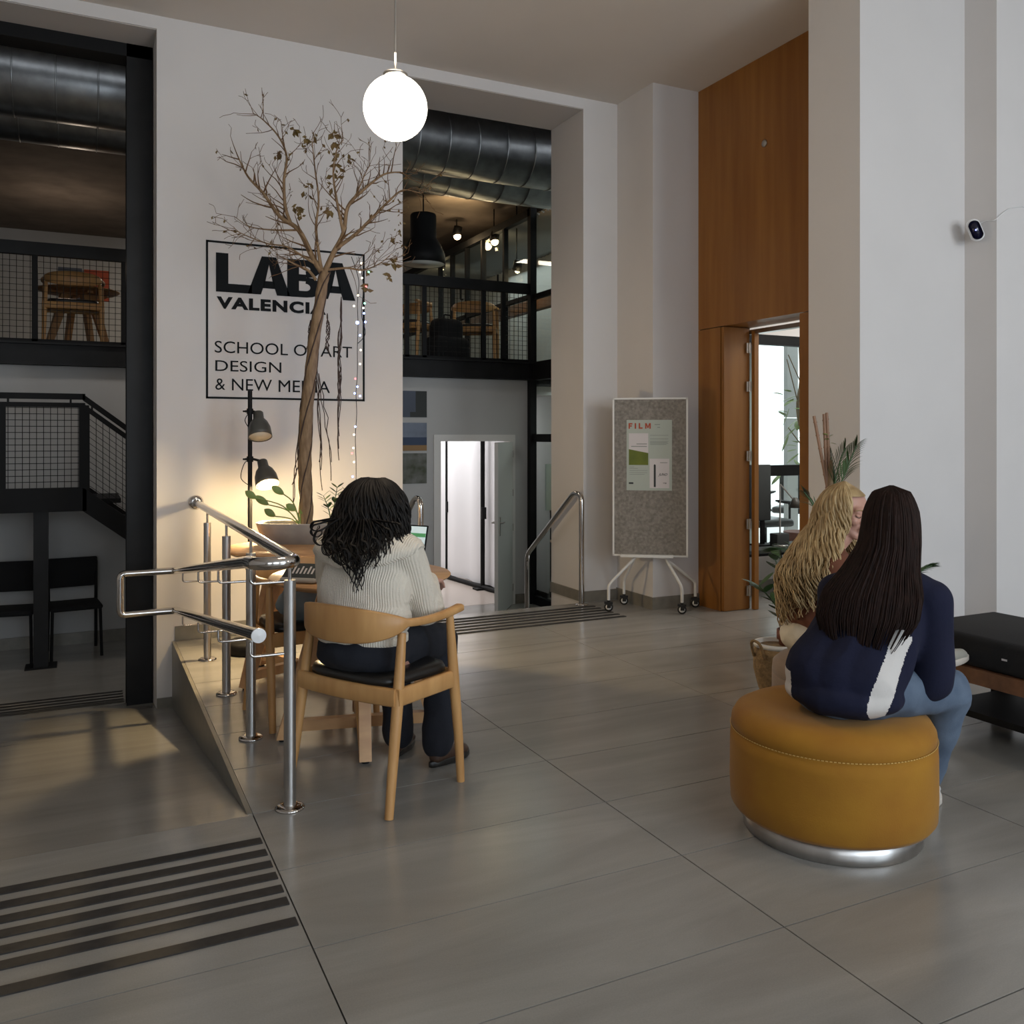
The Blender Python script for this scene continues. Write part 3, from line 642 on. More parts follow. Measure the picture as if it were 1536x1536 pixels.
MB().lathe([(0, 0), (.026, 0), (.026, .008), (0, .012)], 24, Matrix.Translation((XR - .70, -.17, .70)) @ Matrix.Rotation(PI / 2, 4, 'X'), smooth=False).build('end_cap', 'plastic', hr)  # pale non-metal colour stands in for the bright reflection on the steel cap
MB().lathe([(0, 0), (.05, 0), (.05, .01), (.03, .02), (0, .02)], 28, Matrix.Translation((0, YW - YR - .0005, zt0)) @ Matrix.Rotation(PI / 2, 4, 'X')).build('wall_flange', 'steel', hr)
# two stair handrails in the right opening
def stair_rail(x, label):
    t = thing('stair_handrail', label, 'handrail', (x, 6.36, 0), 0, 'stair handrails in the right opening')
    pts = roundpath([(0, 0, 0), (0, 0, .915), (0, .12, .93), (0, 1.0, .30), (0, 1.0, -.45)], .07, 8)
    MB().tube(pts, .0225, 16).build('rail', 'steel', t)
    MB().lathe([(0, 0), (.05, 0), (.05, .008), (.024, .014)], 24).build('flange', 'steel', t)
xa = at(889, 908, z=0); stair_rail(3.73, 'bent steel handrail beside the pin board, going down the steps')
stair_rail(at(631, 800, Y=6.36).x, 'bent steel handrail behind the laptop, going down the steps')

# ------------------------------------------------------------------ rolling felt pin board
c0 = at(912, 914, z=0); c1 = at(1023, 918, z=0); ctr = at(978, 908, z=0)
bx = c1 - c0; brz = math.atan2(bx.y, bx.x)
F_ = lambda px, py: at(px, py, Y=None)
mid = (c0 + c1) / 2; nb = V((-math.sin(brz), math.cos(brz), 0))
bo = V((4.145, 5.93, 0)) - nb * .065
Rb = Matrix.Translation(bo) @ Matrix.Rotation(brz, 4, 'Z')
def on_board(px, py):                             # local board coords on its front plane
    u = (px - 768) / FPX; d = V((sT + cT * u, cT - sT * u, (655 - py) / FPX)); t = (bo - V((0, 0, CAM_H))).dot(nb) / d.dot(nb)
    return Rb.inverted() @ (V((0, 0, CAM_H)) + d * t)
tl = on_board(919, 597); br_ = on_board(1032, 836)
pb = thing('pin_board', 'grey felt pin board in a white frame on a wheeled white stand', 'board', bo, brz)
hw = (br_.x - tl.x) / 2; bxm = (br_.x + tl.x) / 2; zb = br_.z; zt2_ = tl.z
MB().box((bxm - hw + .012, -.008, zb + .012), (bxm + hw - .012, .02, zt2_ - .012)).build('felt_panel', 'felt', pb)
q = MB()
for A_, B_ in (((-hw, zb), (hw, zb + .014)), ((-hw, zt2_ - .014), (hw, zt2_)), ((-hw, zb), (-hw + .014, zt2_)), ((hw - .014, zb), (hw, zt2_))): q.box((bxm + A_[0], -.014, A_[1]), (bxm + B_[0], .026, B_[1]))
q.build('frame', 'white', pb)
MB().bevbox((bxm - hw * .78, -.07, zb - .004), (bxm + hw * .62, -.012, zb + .018), .004).build('pen_tray', 'white', pb)
feet = [Rb.inverted() @ at(px, py, z=0) for px, py in ((913, 917), (936, 907), (1023, 921), (1043, 911))]
for i, f in enumerate(feet):
    sx_ = -1 if i < 2 else 1; f.z = 0
    q = MB().tube(roundpath([(bxm + sx_ * hw * .42, .012, zb + .03), (bxm + sx_ * hw * .42, .012, zb - .02), (f.x, f.y, .21), (f.x, f.y, .09)], .03, 4), .0125, 10); l = q.build('leg', 'white', pb)
    cst = MB().box((f.x - .034, f.y - .014, .062), (f.x + .034, f.y + .014, .078)).tube([(f.x, f.y, .07), (f.x, f.y, .095)], .012, 8).box((f.x - .012, f.y - .022, .03), (f.x + .02, f.y - .016, .07)).box((f.x - .012, f.y + .016, .03), (f.x + .02, f.y + .022, .07)).build('caster_fork', 'rubber', l)
    MB().lathe([(.018, -.012), (.034, -.012), (.036, -.008), (.036, .008), (.034, .012), (.018, .012)], 20, Matrix.Translation((f.x, f.y, .036)) @ Matrix.Rotation(PI / 2, 4, 'X')).build('caster_tyre', 'rubber', l)
    MB().lathe([(0, -.014), (.023, -.014), (.023, .014), (0, .014)], 20, Matrix.Translation((f.x, f.y, .036)) @ Matrix.Rotation(PI / 2, 4, 'X')).build('caster_wheel', 'plastic', l)
# poster pinned to it
pa = on_board(940, 630); pb_ = on_board(1008, 736); PWd = pb_.x - pa.x; PHt = pa.z - pb_.z
po = thing('film_poster', 'pale grey film club poster with red FILM heading pinned to the felt board', 'poster', Rb @ V((pa.x, -.0085, pb_.z)), brz)
MB().box((0, -.002, 0), (PWd, 0, PHt)).build('sheet', 'paper', po)
def parea(u0, v0, u1, v1, m, name='printed_area', d=.0032): return MB().box((PWd * u0, -d, PHt * (1 - v1)), (PWd * u1, -.002, PHt * (1 - v0))).build(name, m, po)
def pword(s_, u0, v0, u1, v1, m, bold=0, shear=0): textmesh(s_, PWd * (u1 - u0), PHt * (v1 - v0), .0045, bold, Matrix.Translation((PWd * u0, 0, PHt * (1 - v1))), shear=shear).build('letters', m, po)
def plet(u0, w_, poly): MB().prism([(PWd * (u0 + w_ * a), PHt * (.875 + .08 * b)) for a, b in poly], -.0045, -.002).build('letter', 'orange', po)
plet(.045, .085, [(0, 0), (0, 1), (1, 1), (1, .76), (.36, .76), (.36, .6), (.85, .6), (.85, .38), (.36, .38), (.36, 0)])
plet(.18, .032, [(0, 0), (0, 1), (1, 1), (1, 0)])
plet(.27, .085, [(0, 0), (0, 1), (.36, 1), (.36, .24), (1, .24), (1, 0)])
plet(.41, .125, [(0, 0), (0, 1), (.27, 1), (.5, .45), (.73, 1), (1, 1), (1, 0), (.76, 0), (.76, .6), (.57, .1), (.43, .1), (.24, .6), (.24, 0)])
parea(.05, .19, .48, .64, 'photo_white', 'picture_panel')
MB().prism([(PWd * .05, PHt * .36), (PWd * .48, PHt * .36), (PWd * .48, PHt * .53), (PWd * .05, PHt * .585)], -.0042, -.002).build('picture_hill', 'photo_green', po)
parea(.51, .55, .94, .965, 'photo_white', 'picture_panel')
for v, u1 in ((.215, .92), (.265, .92), (.30, .92), (.315, .90), (.33, .92), (.345, .88), ): parea(.52, v, u1, v + .007, 'greyink', 'text_line')
for v, u1 in ((.665, .17), (.685, .25), (.715, .46), (.745, .46), (.77, .40)): parea(.06, v, u1, v + .006, 'greyink', 'text_line')
for v, u0, u1 in ((.335, .22, .45), (.37, .10, .45)): parea(u0, v, u1, v + .012, 'greyink', 'text_line', .0036)
for v, u0 in ((.06, .62), (.10, .68)): parea(u0, v, .74, v + .012, 'greyink', 'text_line')
pword('JUNO', .70, .755, .90, .80, 'ink', .015, .4)
parea(.05, .885, .15, .91, 'ink', 'print_mark'); parea(.80, .885, .88, .905, 'ink', 'print_mark')
parea(.74, .60, .90, .61, 'greyink', 'text_line', .0036)
# generic stand-in for the printed standing figure: a plain dark column with a rounded top
MB().prism([(PWd * .60, PHt * .05), (PWd * .645, PHt * .05), (PWd * .645, PHt * .36), (PWd * .62, PHt * .375), (PWd * .60, PHt * .36)], -.0045, -.002).build('picture_shape', 'ink', po)

# ------------------------------------------------------------------ armchairs
def make_armchair(label, loc, rz, group=None):
    t = thing('armchair', label, 'chair', loc, rz, group)
    for s_ in (-1, 1):
        MB().tube([(s_ * .262, -.217, 0), (s_ * .255, -.19, .16), (s_ * .248, -.15, .42), (s_ * .238, -.115, .66)], [.0165, .019, .022, .0165], 14).build('leg', 'wood', t)
        MB().tube([(s_ * .268, .217, 0), (s_ * .268, .20, .20), (s_ * .266, .17, .45), (s_ * .262, .15, .69)], [.016, .019, .022, .015], 14).build('leg', 'wood', t)
    q = MB()
    def rail(a, b, w=.013, z0=.395, z1=.462, bulge=0):
        pts = [V(a).lerp(V(b), i / 8) for i in range(9)]; d = (V(b) - V(a)).normalized(); n = V((-d.y, d.x, 0))
        pts = [p + n * bulge * math.sin(PI * i / 8) for i, p in enumerate(pts)]
        q.sweep(pts, lambda i: (w, z1 - .43, .43 - z0))
    rail((-.25, -.165, .43), (.25, -.165, .43), bulge=-.02); rail((-.262, .185, .43), (.262, .185, .43)); rail((-.255, -.165, .43), (-.266, .185, .43)); rail((.255, -.165, .43), (.266, .185, .43))
    q.build('seat_frame', 'wood', t)
    s2 = MB(); bm = bmesh.new(); n = 14
    out = []
    for k in range(40):
        a = 2 * PI * k / 40; x = math.copysign(abs(math.cos(a)) ** .45, math.cos(a)); y = math.copysign(abs(math.sin(a)) ** .45, math.sin(a)); out.append((x, y))
    rings = [(.93, .455), (1, .462), (1.0, .478), (.97, .492), (.85, .500), (.5, .492), (0.02, .487)]
    vs = [(x * (.243 + .014 * y) * r, y * .19 * r + .01, z) for r, z in rings for x, y in out]
    fs = [(i * 40 + k, i * 40 + (k + 1) % 40, (i + 1) * 40 + (k + 1) % 40, (i + 1) * 40 + k) for i in range(6) for k in range(40)]
    MB().add(vs, fs + [tuple(reversed(range(40)))], None, True).build('seat', 'leather', t)
    ctl = [(.262, .215, .705), (.275, .10, .698), (.272, -.03, .695), (.240, -.135, .70), (.15, -.205, .705), (0, -.232, .708), (-.15, -.205, .705), (-.240, -.135, .70), (-.272, -.03, .695), (-.275, .10, .698), (-.262, .215, .705)]
    pts = smoothpath(ctl, 6); N = len(pts) - 1
    def prof(i):
        u = abs(i / N - .5) * 2     # 0 centre, 1 arm end
        back = max(0, 1 - (u / .46) ** 2) ** .8 if u < .46 else 0
        arm = max(0, (u - .55) / .45)
        return (.011 + .011 * arm, .016 + .036 * back, .014 + .074 * back)
    MB().sweep(pts, prof).build('back_rail', 'wood', t)
    return t
phi = math.radians(-59)
chA = make_armchair('beech armchair with black seat pad, occupied by the person in the cream jumper', ((1.083 + 1.03) / 2, (3.169 + 3.71) / 2, 0), phi, 'beech armchairs round the tables')
chB = dup(chA, (1.04, 4.50, 0), math.radians(188), 'beech armchair behind the near table with grey-blue clothing on its seat')

def make_table(label, loc, rz, group, r=.42, zt_=.757):
    t = thing('round_table', label, 'table', loc, rz, group)
    MB().lathe([(0, zt_ - .03), (r - .045, zt_ - .03), (r - .008, zt_ - .012), (r, zt_ - .004), (r - .003, zt_), (0, zt_)], 56).build('table_top', 'tablewood', t)
    for k in range(4):
        m = Matrix.Rotation(k * PI / 2, 4, 'Z')
        q = MB(); a, b = V((.13, 0, zt_ - .03)), V((.355, 0, .012)); w = .026; th = .028
        def rect(p, dx): return [p + V((-dx, -w, 0)), p + V((dx, -w, 0)), p + V((dx, w, 0)), p + V((-dx, w, 0))]
        q.add(rect(a, .055) + rect(b, .028), [(0, 1, 2, 3), (7, 6, 5, 4), (0, 4, 5, 1), (1, 5, 6, 2), (2, 6, 7, 3), (3, 7, 4, 0)], m)
        l = q.build('leg', 'tablewood', t)
        MB().lathe([(0, 0), (.018, 0), (.018, .014), (0, .014)], 12, m @ Matrix.Translation((.355, 0, 0))).build('foot_pad', 'rubber', l)
        MB().box((0 if k < 2 else .024, -.022, .045), (.335, .022, .095), m).build('stretcher', 'tablewood', t)
    MB().box((-.30, -.03, zt_ - .055), (.30, .03, zt_ - .03)).box((-.03, -.30, zt_ - .055), (.03, .30, zt_ - .03)).build('top_brace', 'tablewood', t)
    return t
tA = make_table('round pine table nearest the camera, with the laptop on it', (1.172, 4.035, 0), math.atan2(3.69 - 4.035, 1.09 - 1.172), 'round pine tables')
tB = dup(tA, (1.13, 5.20, 0), math.atan2(4.975 - 5.14, .785 - 1.13), 'round pine table behind, carrying the long planter')

# laptop
LP = V((1.25, 3.97, .758)); lphi = math.radians(-54)
lt = thing('laptop', 'open laptop with a lit screen in front of the person in the cream jumper', 'laptop', LP, lphi)
MB().bevbox((-.155, -.11, 0), (.155, .11, .014), .004).build('base', 'brushed', lt)
MB().box((-.135, -.03, .0142), (.135, .075, .016)).build('keyboard', 'ink', lt)
Ls = Matrix.Translation((0, .108, .012)) @ Matrix.Rotation(math.radians(-14), 4, 'X')
lid = MB().bevbox((-.155, 0, 0), (.155, .007, .215), .003, Ls).build('lid', 'black', lt)
M['screen'] = mat('lit_screen', (.7, .8, .8), .3, emit=(.62, .78, .80), estr=.42); M['screen_g'] = mat('lit_screen_green', (.1, .3, .12), .3, emit=(.06, .26, .10), estr=.5)
MB().box((-.148, -.001, .008), (.148, .0005, .208), Ls).build('screen', 'screen', lid); MB().box((-.148, -.002, .158), (.148, -.0011, .176), Ls).build('screen_banner', 'screen_g', lid)
# dark patterned pouch on the table
dv = thing('pouch', 'dark pouch with pale stripes lying on the near table left of the person', 'pouch', (.868, 3.915, .757), math.radians(-38))
MB().bevbox((-.085, -.05, .004), (.085, .05, .026), .01).build('body', 'pot', dv)
Pm = Matrix.Translation((0, -.01, .03)) @ Matrix.Rotation(math.radians(34), 4, 'X')
MB().bevbox((-.08, -.03, 0), (.08, .07, .012), .004, Pm).build('flap', 'ink', dv)
for k in range(7): MB().box((-.058 + k * .018, 0, .0125), (-.050 + k * .018, .035 + .012 * (k % 2), .0135), Pm).build('stripe', 'photo_white', dv)

# ------------------------------------------------------------------ planter, tree, plants
PL = V((1.235, 5.36, .757))
pl = thing('planter', 'long grey cement planter on the rear table holding the dead tree', 'planter', PL, -TH)
r_ = .012
vs = []
for (hx, hy, z) in ((.27, .10, 0), (.31, .13, .118), (.315, .135, .125), (.30, .12, .125), (.29, .11, .10)):
    for k in range(28):
        a = 2 * PI * k / 28; x = math.copysign(abs(math.cos(a)) ** .35, math.cos(a)); y = math.copysign(abs(math.sin(a)) ** .5, math.sin(a)); vs.append((x * hx, y * hy, z))
fs = [(i * 28 + k, i * 28 + (k + 1) % 28, (i + 1) * 28 + (k + 1) % 28, (i + 1) * 28 + k) for i in range(4) for k in range(28)]
MB().add(vs, fs + [tuple(reversed(range(28)))], None, True).build('trough', 'pot', pl)
MB().add([v for v in vs[-28:]], [tuple(range(28))]).build('soil', 'soil', pl)
def tp(px, py, dep=0): return atZ(px, py, 5.36 + dep)
base = tp(458, 800)
tr = thing('dead_tree', 'tall dead indoor tree with bare twigs and a few dry leaves rising from the planter', 'tree', base)
wood_q = MB(); twig_q = MB(); leaf_q = MB(); rng = random.Random(11)
trunkpx = [(458, 802), (459, 760), (457, 715), (458, 670), (460, 620), (465, 570), (470, 520), (478, 465), (484, 425), (488, 408)]
pts = smoothpath([tp(*p) - base for p in trunkpx], 5)
wood_q.tube(pts, [lerp(.044, .030, i / (len(pts) - 1)) * (1 + .06 * math.sin(i * 1.7)) for i in range(len(pts))], 14)
# crossing aerial roots plaited round the trunk
vines = []
for s0 in (0, 2.2, 4.1):
    w2 = []
    for i, p in enumerate(pts):
        a = s0 + i * .22; rr = lerp(.043, .030, i / (len(pts) - 1)); w2.append(p + V((math.cos(a) * rr, math.sin(a) * rr, 0)))
    vines.append(w2)
ntw = [0]
def leaf(q, p, s):
    d = V((rng.uniform(-1, 1), rng.uniform(-1, 1), rng.uniform(-1.4, .1))).normalized(); n = d.cross(V((rng.random(), rng.random(), rng.random() + .1))).normalized(); b = d.cross(n) * .3
    q.add([p, p + d * s * .5 + n * s * .28 + b * s * .3, p + d * s, p + d * s * .5 - n * s * .28 + b * s * .3, p + d * s * .5], [(0, 1, 4), (1, 2, 4), (2, 3, 4), (3, 0, 4)])
def grow(p, d, L_, r, lev, q):
    n = max(3, int(L_ / .04)); path = [p]; rr = [r]
    for i in range(n):
        d = (d + V((rng.gauss(0, .16), rng.gauss(0, .16), rng.gauss(.035, .13)))).normalized(); p = p + d * L_ / n; path.append(p); rr.append(r * (1 - .72 * (i + 1) / n))
        if lev < 3 and i > 0 and rng.random() < (.55, .50, .36)[lev]:
            s_ = d.cross(V((rng.gauss(0, 1), rng.gauss(0, 1), rng.gauss(0, 1)))).normalized(); d2 = (d * .75 + s_ * .75 + V((0, 0, .12))).normalized()
            grow(p, d2, L_ * rng.uniform(.35, .62), rr[-1] * .62, lev + 1, q)
        if lev >= 2 and rng.random() < .08: leaf(leaf_q, p, rng.uniform(.015, .035))
    q.tube(path, [max(x, .0014) for x in rr], 5 if r > .006 else 4, cap=False)
branches = [([(486, 412), (470, 388), (448, 345), (420, 325), (395, 290), (372, 265), (357, 235)], .020, 0),
            ([(436, 335), (428, 310), (426, 270), (430, 235), (418, 205), (395, 180), (380, 170)], .012, .02),
            ([(484, 412), (478, 380), (474, 340), (478, 300), (472, 250), (468, 210)], .012, -.1),
            ([(486, 410), (500, 380), (515, 350), (522, 310), (545, 285), (575, 262), (600, 258)], .019, .03),
            ([(505, 372), (535, 350), (560, 325), (585, 300), (605, 285), (632, 290)], .013, .12),
            ([(515, 350), (505, 300), (500, 260), (505, 225), (515, 210)], .010, -.05),
            ([(490, 405), (520, 402), (545, 405), (570, 395), (588, 380)], .008, -.1),
            ([(480, 400), (455, 385), (430, 370), (400, 365), (362, 350), (350, 340)], .008, -.12),
            ([(448, 345), (410, 345), (375, 340), (352, 325)], .007, .1),
            ([(522, 310), (535, 290), (548, 260), (555, 248)], .007, 0),
            ([(474, 420), (462, 405), (445, 398), (427, 388)], .011, -.08)]
for px_, r, dep in branches:
    n = len(px_); path = smoothpath([tp(p[0], p[1], dep * i / (n - 1)) - base for i, p in enumerate(px_)], 5)
    wood_q.tube(path, [max(.002, r * (1 - .82 * i / (len(path) - 1))) for i in range(len(path))], 8)
    for i in range(4, len(path)):
        if rng.random() < .85:
            d = (path[i] - path[i - 1]).normalized(); s_ = d.cross(V((rng.gauss(0, 1), rng.gauss(0, 1), rng.gauss(0, 1)))).normalized()
            grow(path[i], (d * .6 + s_ * .8 + V((0, 0, .15))).normalized(), rng.uniform(.09, .23), r * .40 * (1 - .5 * i / len(path)), 1, twig_q)
for px, py in ((500, 200), (502, 215), (520, 235), (528, 240), (506, 232), (498, 280), (503, 262), (505, 250), (465, 278), (460, 290), (444, 310), (496, 320), (448, 318), (450, 324), (420, 230), (415, 232), (588, 395), (582, 412), (590, 360), (553, 430), (552, 408), (440, 190), (458, 208), (472, 205)):
    for k in range(5): leaf(leaf_q, tp(px + rng.uniform(-4, 4), py + rng.uniform(-5, 5)) - base, rng.uniform(.025, .06))
for hx in (600, 602, 597, 590):                    # small leaves dangling on threads at the right
    for k in range(6): leaf(leaf_q, tp(hx + rng.uniform(-5, 5), 300 + k * 16 + rng.uniform(-5, 5)) - base, .025)
wood_q.build('trunk', 'bark', tr); twig_q.build('twigs', 'twig', tr)['kind'] = 'stuff'; leaf_q.build('dry_leaves', 'deadleaf', tr)['kind'] = 'stuff'
rq = MB()
for w2 in vines: rq.tube(w2, .0048, 5)
for (x0_, y0_, x1_, y1_, nn) in ((512, 445, 508, 700, 7), (491, 470, 492, 540, 5), (466, 480, 462, 560, 5), (452, 600, 440, 790, 3), (478, 560, 500, 760, 2), (475, 540, 482, 790, 3), (449, 640, 452, 780, 3)):
    for k in range(nn):
        yy = lerp(y0_, y1_, rng.uniform(.55, 1)); path = []
        for j in range(9): t_ = j / 8; path.append(tp(lerp(x0_, x1_, t_) + rng.uniform(-3.4, 3.4) * min(1, t_ * 3), lerp(y0_, yy, t_)) - base)
        rq.tube(smoothpath(path, 2), .0026, 4, cap=False)
rq.build('hanging_roots', 'root', tr)['kind'] = 'stuff'

def blade(q, p, d, L_, W_, bend=.3, up=V((0, 0, 1)), n=6, fold=.2):
    d = d.normalized(); s_ = d.cross(up); s_ = s_.normalized() if s_.length > 1e-3 else V((1, 0, 0)); vs = []; path = []
    for i in range(n + 1):
        t_ = i / n; c_ = p + d * L_ * t_ - up * bend * L_ * t_ * t_; w_ = W_ * math.sin(PI * min(1, t_ * .93 + .07)) ** .8; u2 = d.cross(s_) * -1
        vs += [c_ - s_ * w_ + u2 * -fold * w_, c_, c_ + s_ * w_ + u2 * -fold * w_]
    fs = []
    for i in range(n): fs += [(3 * i, 3 * i + 1, 3 * i + 4, 3 * i + 3), (3 * i + 1, 3 * i + 2, 3 * i + 5, 3 * i + 4)]
    q.add(vs, fs, None, True)
def leafy(name, label, cat, loc, stems, m, group=None, rng=rng, leafL=.09, leafW=.018, pairs=6, stemr=.005):
    t = thing(name, label, cat, loc, 0, group)
    for (dx, dy, h, lean) in stems:
        top_ = V((dx, dy, h)); path = smoothpath([V((dx * .15, dy * .15, 0)), V((dx * .4, dy * .4, h * .5)), top_], 6)
        st_ = MB().tube(path, [stemr * (1 - .6 * i / 12) for i in range(len(path))], 6).build('stem', m, t)
        for k in range(pairs):
            i = int(lerp(3, len(path) - 1, (k + 1) / pairs)); p = path[i]; a = rng.uniform(0, PI); d0 = (path[i] - path[i - 1]).normalized()
            for s_ in (-1, 1):
                q = MB(); dd_ = (V((math.cos(a) * s_, math.sin(a) * s_, .5)) + d0 * .5); blade(q, p, dd_, leafL * rng.uniform(.8, 1.15), leafW, .25); q.build('leaf', m, st_)
    return t
leafy('zz_plant', 'dark green glossy leaved plant growing right of the dead tree trunk', 'plant', PL + V((.14, -.0, .11)), [(.03, 0, .22, 0), (-.05, .02, .17, 0), (.10, .01, .19, 0)], 'green', leafL=.065, leafW=.014, pairs=6)
yl = thing('young_plant', 'yellow-green broad leaved plant growing left of the dead tree trunk', 'plant', PL + V((-.06, -.02, .11)))
for dx, dz_, L_ in ((-.19, .13, .10), (-.26, .17, .08), (-.10, .19, .09), (-.15, .06, .08), (-.03, .09, .07), (.0, .07, .06)):
    p_ = smoothpath([(0, 0, 0), (dx * .4, 0, dz_ * .7), (dx, 0, dz_)], 5); MB().tube(p_, .004, 6).build('stem', 'greenlite', yl)
    q = MB(); blade(q, V(p_[-1]), V((-.8 if dx < -.01 else .3, -.1, .55)), L_ * 1.1, .022, .25, up=V((-.5, -.9, .25))); q.build('leaf', 'greenlite', yl)
# string of lights hanging from the tree
lx = [(527, 385), (538, 420), (536, 455), (537, 485), (536, 520), (536, 560), (534, 590), (535, 620), (533, 655), (534, 690), (534, 722)]
sl_ = thing('string_lights', 'string of small coloured lights hanging from the dead tree', 'lights', tp(537, 420))
o_ = tp(537, 420)
MB().tube(smoothpath([tp(*p) - o_ for p in lx], 5), .0022, 5).build('wire', 'black', sl_)
w2 = smoothpath([tp(538, 385) - o_, tp(545, 430) - o_, tp(542, 470) - o_, tp(548, 500) - o_, tp(537, 515) - o_], 5); MB().tube(w2, .0022, 5).build('wire', 'black', sl_)
cols = ['led_w', 'led_b', 'led_g', 'led_w', 'led_r']
bl = [(542, 395, 0), (540, 408, 0), (543, 417, 0), (553, 408, 2), (549, 430, 4), (537, 443, 0), (547, 455, 2), (531, 459, 0), (545, 462, 0), (546, 470, 1), (536, 484, 1), (548, 483, 1), (540, 503, 1), (541, 525, 0), (540, 546, 0), (533, 568, 4), (532, 590, 1), (540, 594, 1), (536, 580, 1), (533, 640, 1), (531, 652, 0), (530, 672, 0), (531, 693, 0), (528, 680, 4), (529, 715, 1)]
for px, py, k in bl: MB().ball(tp(px, py) - o_, .0065 if (px, py) != (536, 484) else .011, 5).build('bulb', cols[k], sl_)
for py in (484, 590): point('string_light_glow', tp(543, py) + V((.03, -.05, 0)), .55, (.25, .3, 1), .02)

# ------------------------------------------------------------------ floor lamp with two heads
FL = V((.976, 5.917, 0)); fz = lambda px, py: atZ(px, py, 5.72) - FL
fp = thing('floor_lamp', 'black floor lamp with one lit and one unlit grey enamel head', 'lamp', FL)
MB().lathe([(0, 0), (.145, 0), (.15, .01), (.15, .060), (.14, .074), (.02, .078), (0, .078)], 40).build('base', 'black', fp)
MB().tube([(0, 0, .07), (0, 0, fz(375, 586).z)], .0145, 12).build('pole', 'black', fp)
def lamp_head(px, py, tilt, lit, pxn, pyn):
    c_ = fz(px, py); d = (V((.12, -.62, -1)) if lit else V((.0, -.50, -1))).normalized(); rot = d.to_track_quat('-Z', 'Y').to_matrix().to_4x4(); m_ = Matrix.Translation(c_) @ rot
    h = MB().lathe([(.028, .105), (.032, .100), (.034, .055), (.055, .03), (.070, -.01), (.074, -.05), (.076, -.075), (.071, -.075), (.069, -.05), (.064, -.01), (.05, .02), (.03, .045), (.0, .048)], 32, m_).lathe([(0, .106), (.028, .105)], 32, m_).build('shade', 'lampgrey', fp)
    MB().lathe([(.0705, -.072), (.068, -.05), (.063, -.01), (.049, .019), (.0, .046)], 32, m_).build('shade_lining', 'graywhite', h)
    MB().ball((0, 0, -.058) if lit else (0, 0, -.03), .036 if lit else .03, 10, m_).build('bulb', 'bulb' if lit else 'graywhite', h)
    zc = fz(px, py).z + .10
    MB().tube([V((-.03, 0, zc)), V((.02, 0, zc)), m_ @ V((0, 0, .10))], .008, 8).build('arm', 'black', fp)
    MB().tube([(0, 0, zc - .018), (0, 0, zc + .018)], .021, 12).tube([(-.045, 0, zc), (-.02, 0, zc)], .006, 8).build('clamp', 'black', fp)
    MB().tube(smoothpath([(0, .0, zc), (-.04, -.02, zc - .03), (-.06, -.02, zc - .12), (-.01, -.02, zc - .17)] if lit else [(0, 0, zc), (-.035, -.02, zc - .06), (0, -.02, zc - .12)], 6), .0028, 5).build('cord', 'black', fp)
    return FL + c_, d
lamp_head(389, 640, 0, False, 0, 0)
c_, d_ = lamp_head(398, 712, 0, True, 0, 0)
spot('lamp_bulb_light', c_ + d_ * .10, c_ + d_ * 2, 75, (1, .74, .40), 150, .035, .5)
point('lamp_bulb_glow', c_ + d_ * .13, 38, (1, .72, .36), .03)
MB().tube(smoothpath([(0, 0, .72), (-.03, -.01, .66), (.0, -.02, .60), (-.03, -.01, .55), (0, 0, .50)], 6), .0028, 5).build('cord', 'black', fp)

# ------------------------------------------------------------------ ottomans
OT = V((2.413, 2.353, 0))
ot = thing('ottoman', 'large round mustard velvet ottoman on a steel plinth, nearest the camera', 'ottoman', OT)
R1 = .349
MB().lathe([(R1 - .035, .068), (R1 - .012, .072), (R1, .09), (R1 + .003, .16), (R1 + .002, .30), (R1 - .001, .352)], 72).build('drum', 'mustard', ot)
MB().lathe([(R1 - .001, .352), (R1 - .006, .353), (R1 - .001, .358), (R1 - .004, .385), (R1 - .02, .412), (R1 - .055, .430), (R1 - .12, .437), (0, .438)], 72).build('cushion', 'mustard', ot)
MB().lathe([(0, 0), (.302, 0), (.304, .004), (.304, .072), (0, .072)], 64).build('plinth', 'brushed', ot)
sq = MB()
for k in range(170):
    a = 2 * PI * k / 170; m_ = Matrix.Rotation(a, 4, 'Z') @ Matrix.Translation((R1 + .0005, 0, .3535)); sq.box((-.001, -.004, -.0012), (.001, .004, .0012), m_)
sq.build('stitching', 'stitch', ot)['kind'] = 'stuff'
o2c = atZ(1265, 1000, 3.86)
O2 = V((o2c.x, o2c.y, 0))
o2 = thing('ottoman', 'round taupe velvet ottoman under the person with blonde hair', 'ottoman', O2)
MB().lathe([(0, .02), (.28, .02), (.298, .035), (.302, .20), (.300, .355), (.297, .36)], 64).build('drum', 'taupe', o2)
MB().lathe([(.297, .36), (.300, .366), (.296, .405), (.27, .428), (.2, .436), (0, .437)], 64).build('cushion', 'taupe', o2)
MB().lathe([(0, 0), (.26, 0), (.26, .03), (0, .03)], 48).build('plinth', 'black', o2)

# ------------------------------------------------------------------ daybed at the right edge
bd = thing('daybed', 'low dark wooden daybed with a black mattress against the right wall', 'bed', (3.62, .9, 0))
MB().bevbox((0, 0, .355), (.62, 2.13, .50), .03, None, 4).build('mattress', 'cloth_black', bd)
MB().box((-.01, -.02, .285), (.63, 2.14, .353)).build('frame', 'redwood', bd)
for x in (.03, .52):
    for y in (.10, 1.15, 2.0): MB().box((x, y, 0), (x + .07, y + .07, .29)).build('leg', 'black', bd)
MB().box((.08, .15, .10), (.54, 2.02, .13)).build('low_shelf', 'black', bd)
MB().box((-.0015, 1.62, .42), (.0, 1.645, .428)).build('care_tag', 'photo_white', bd)

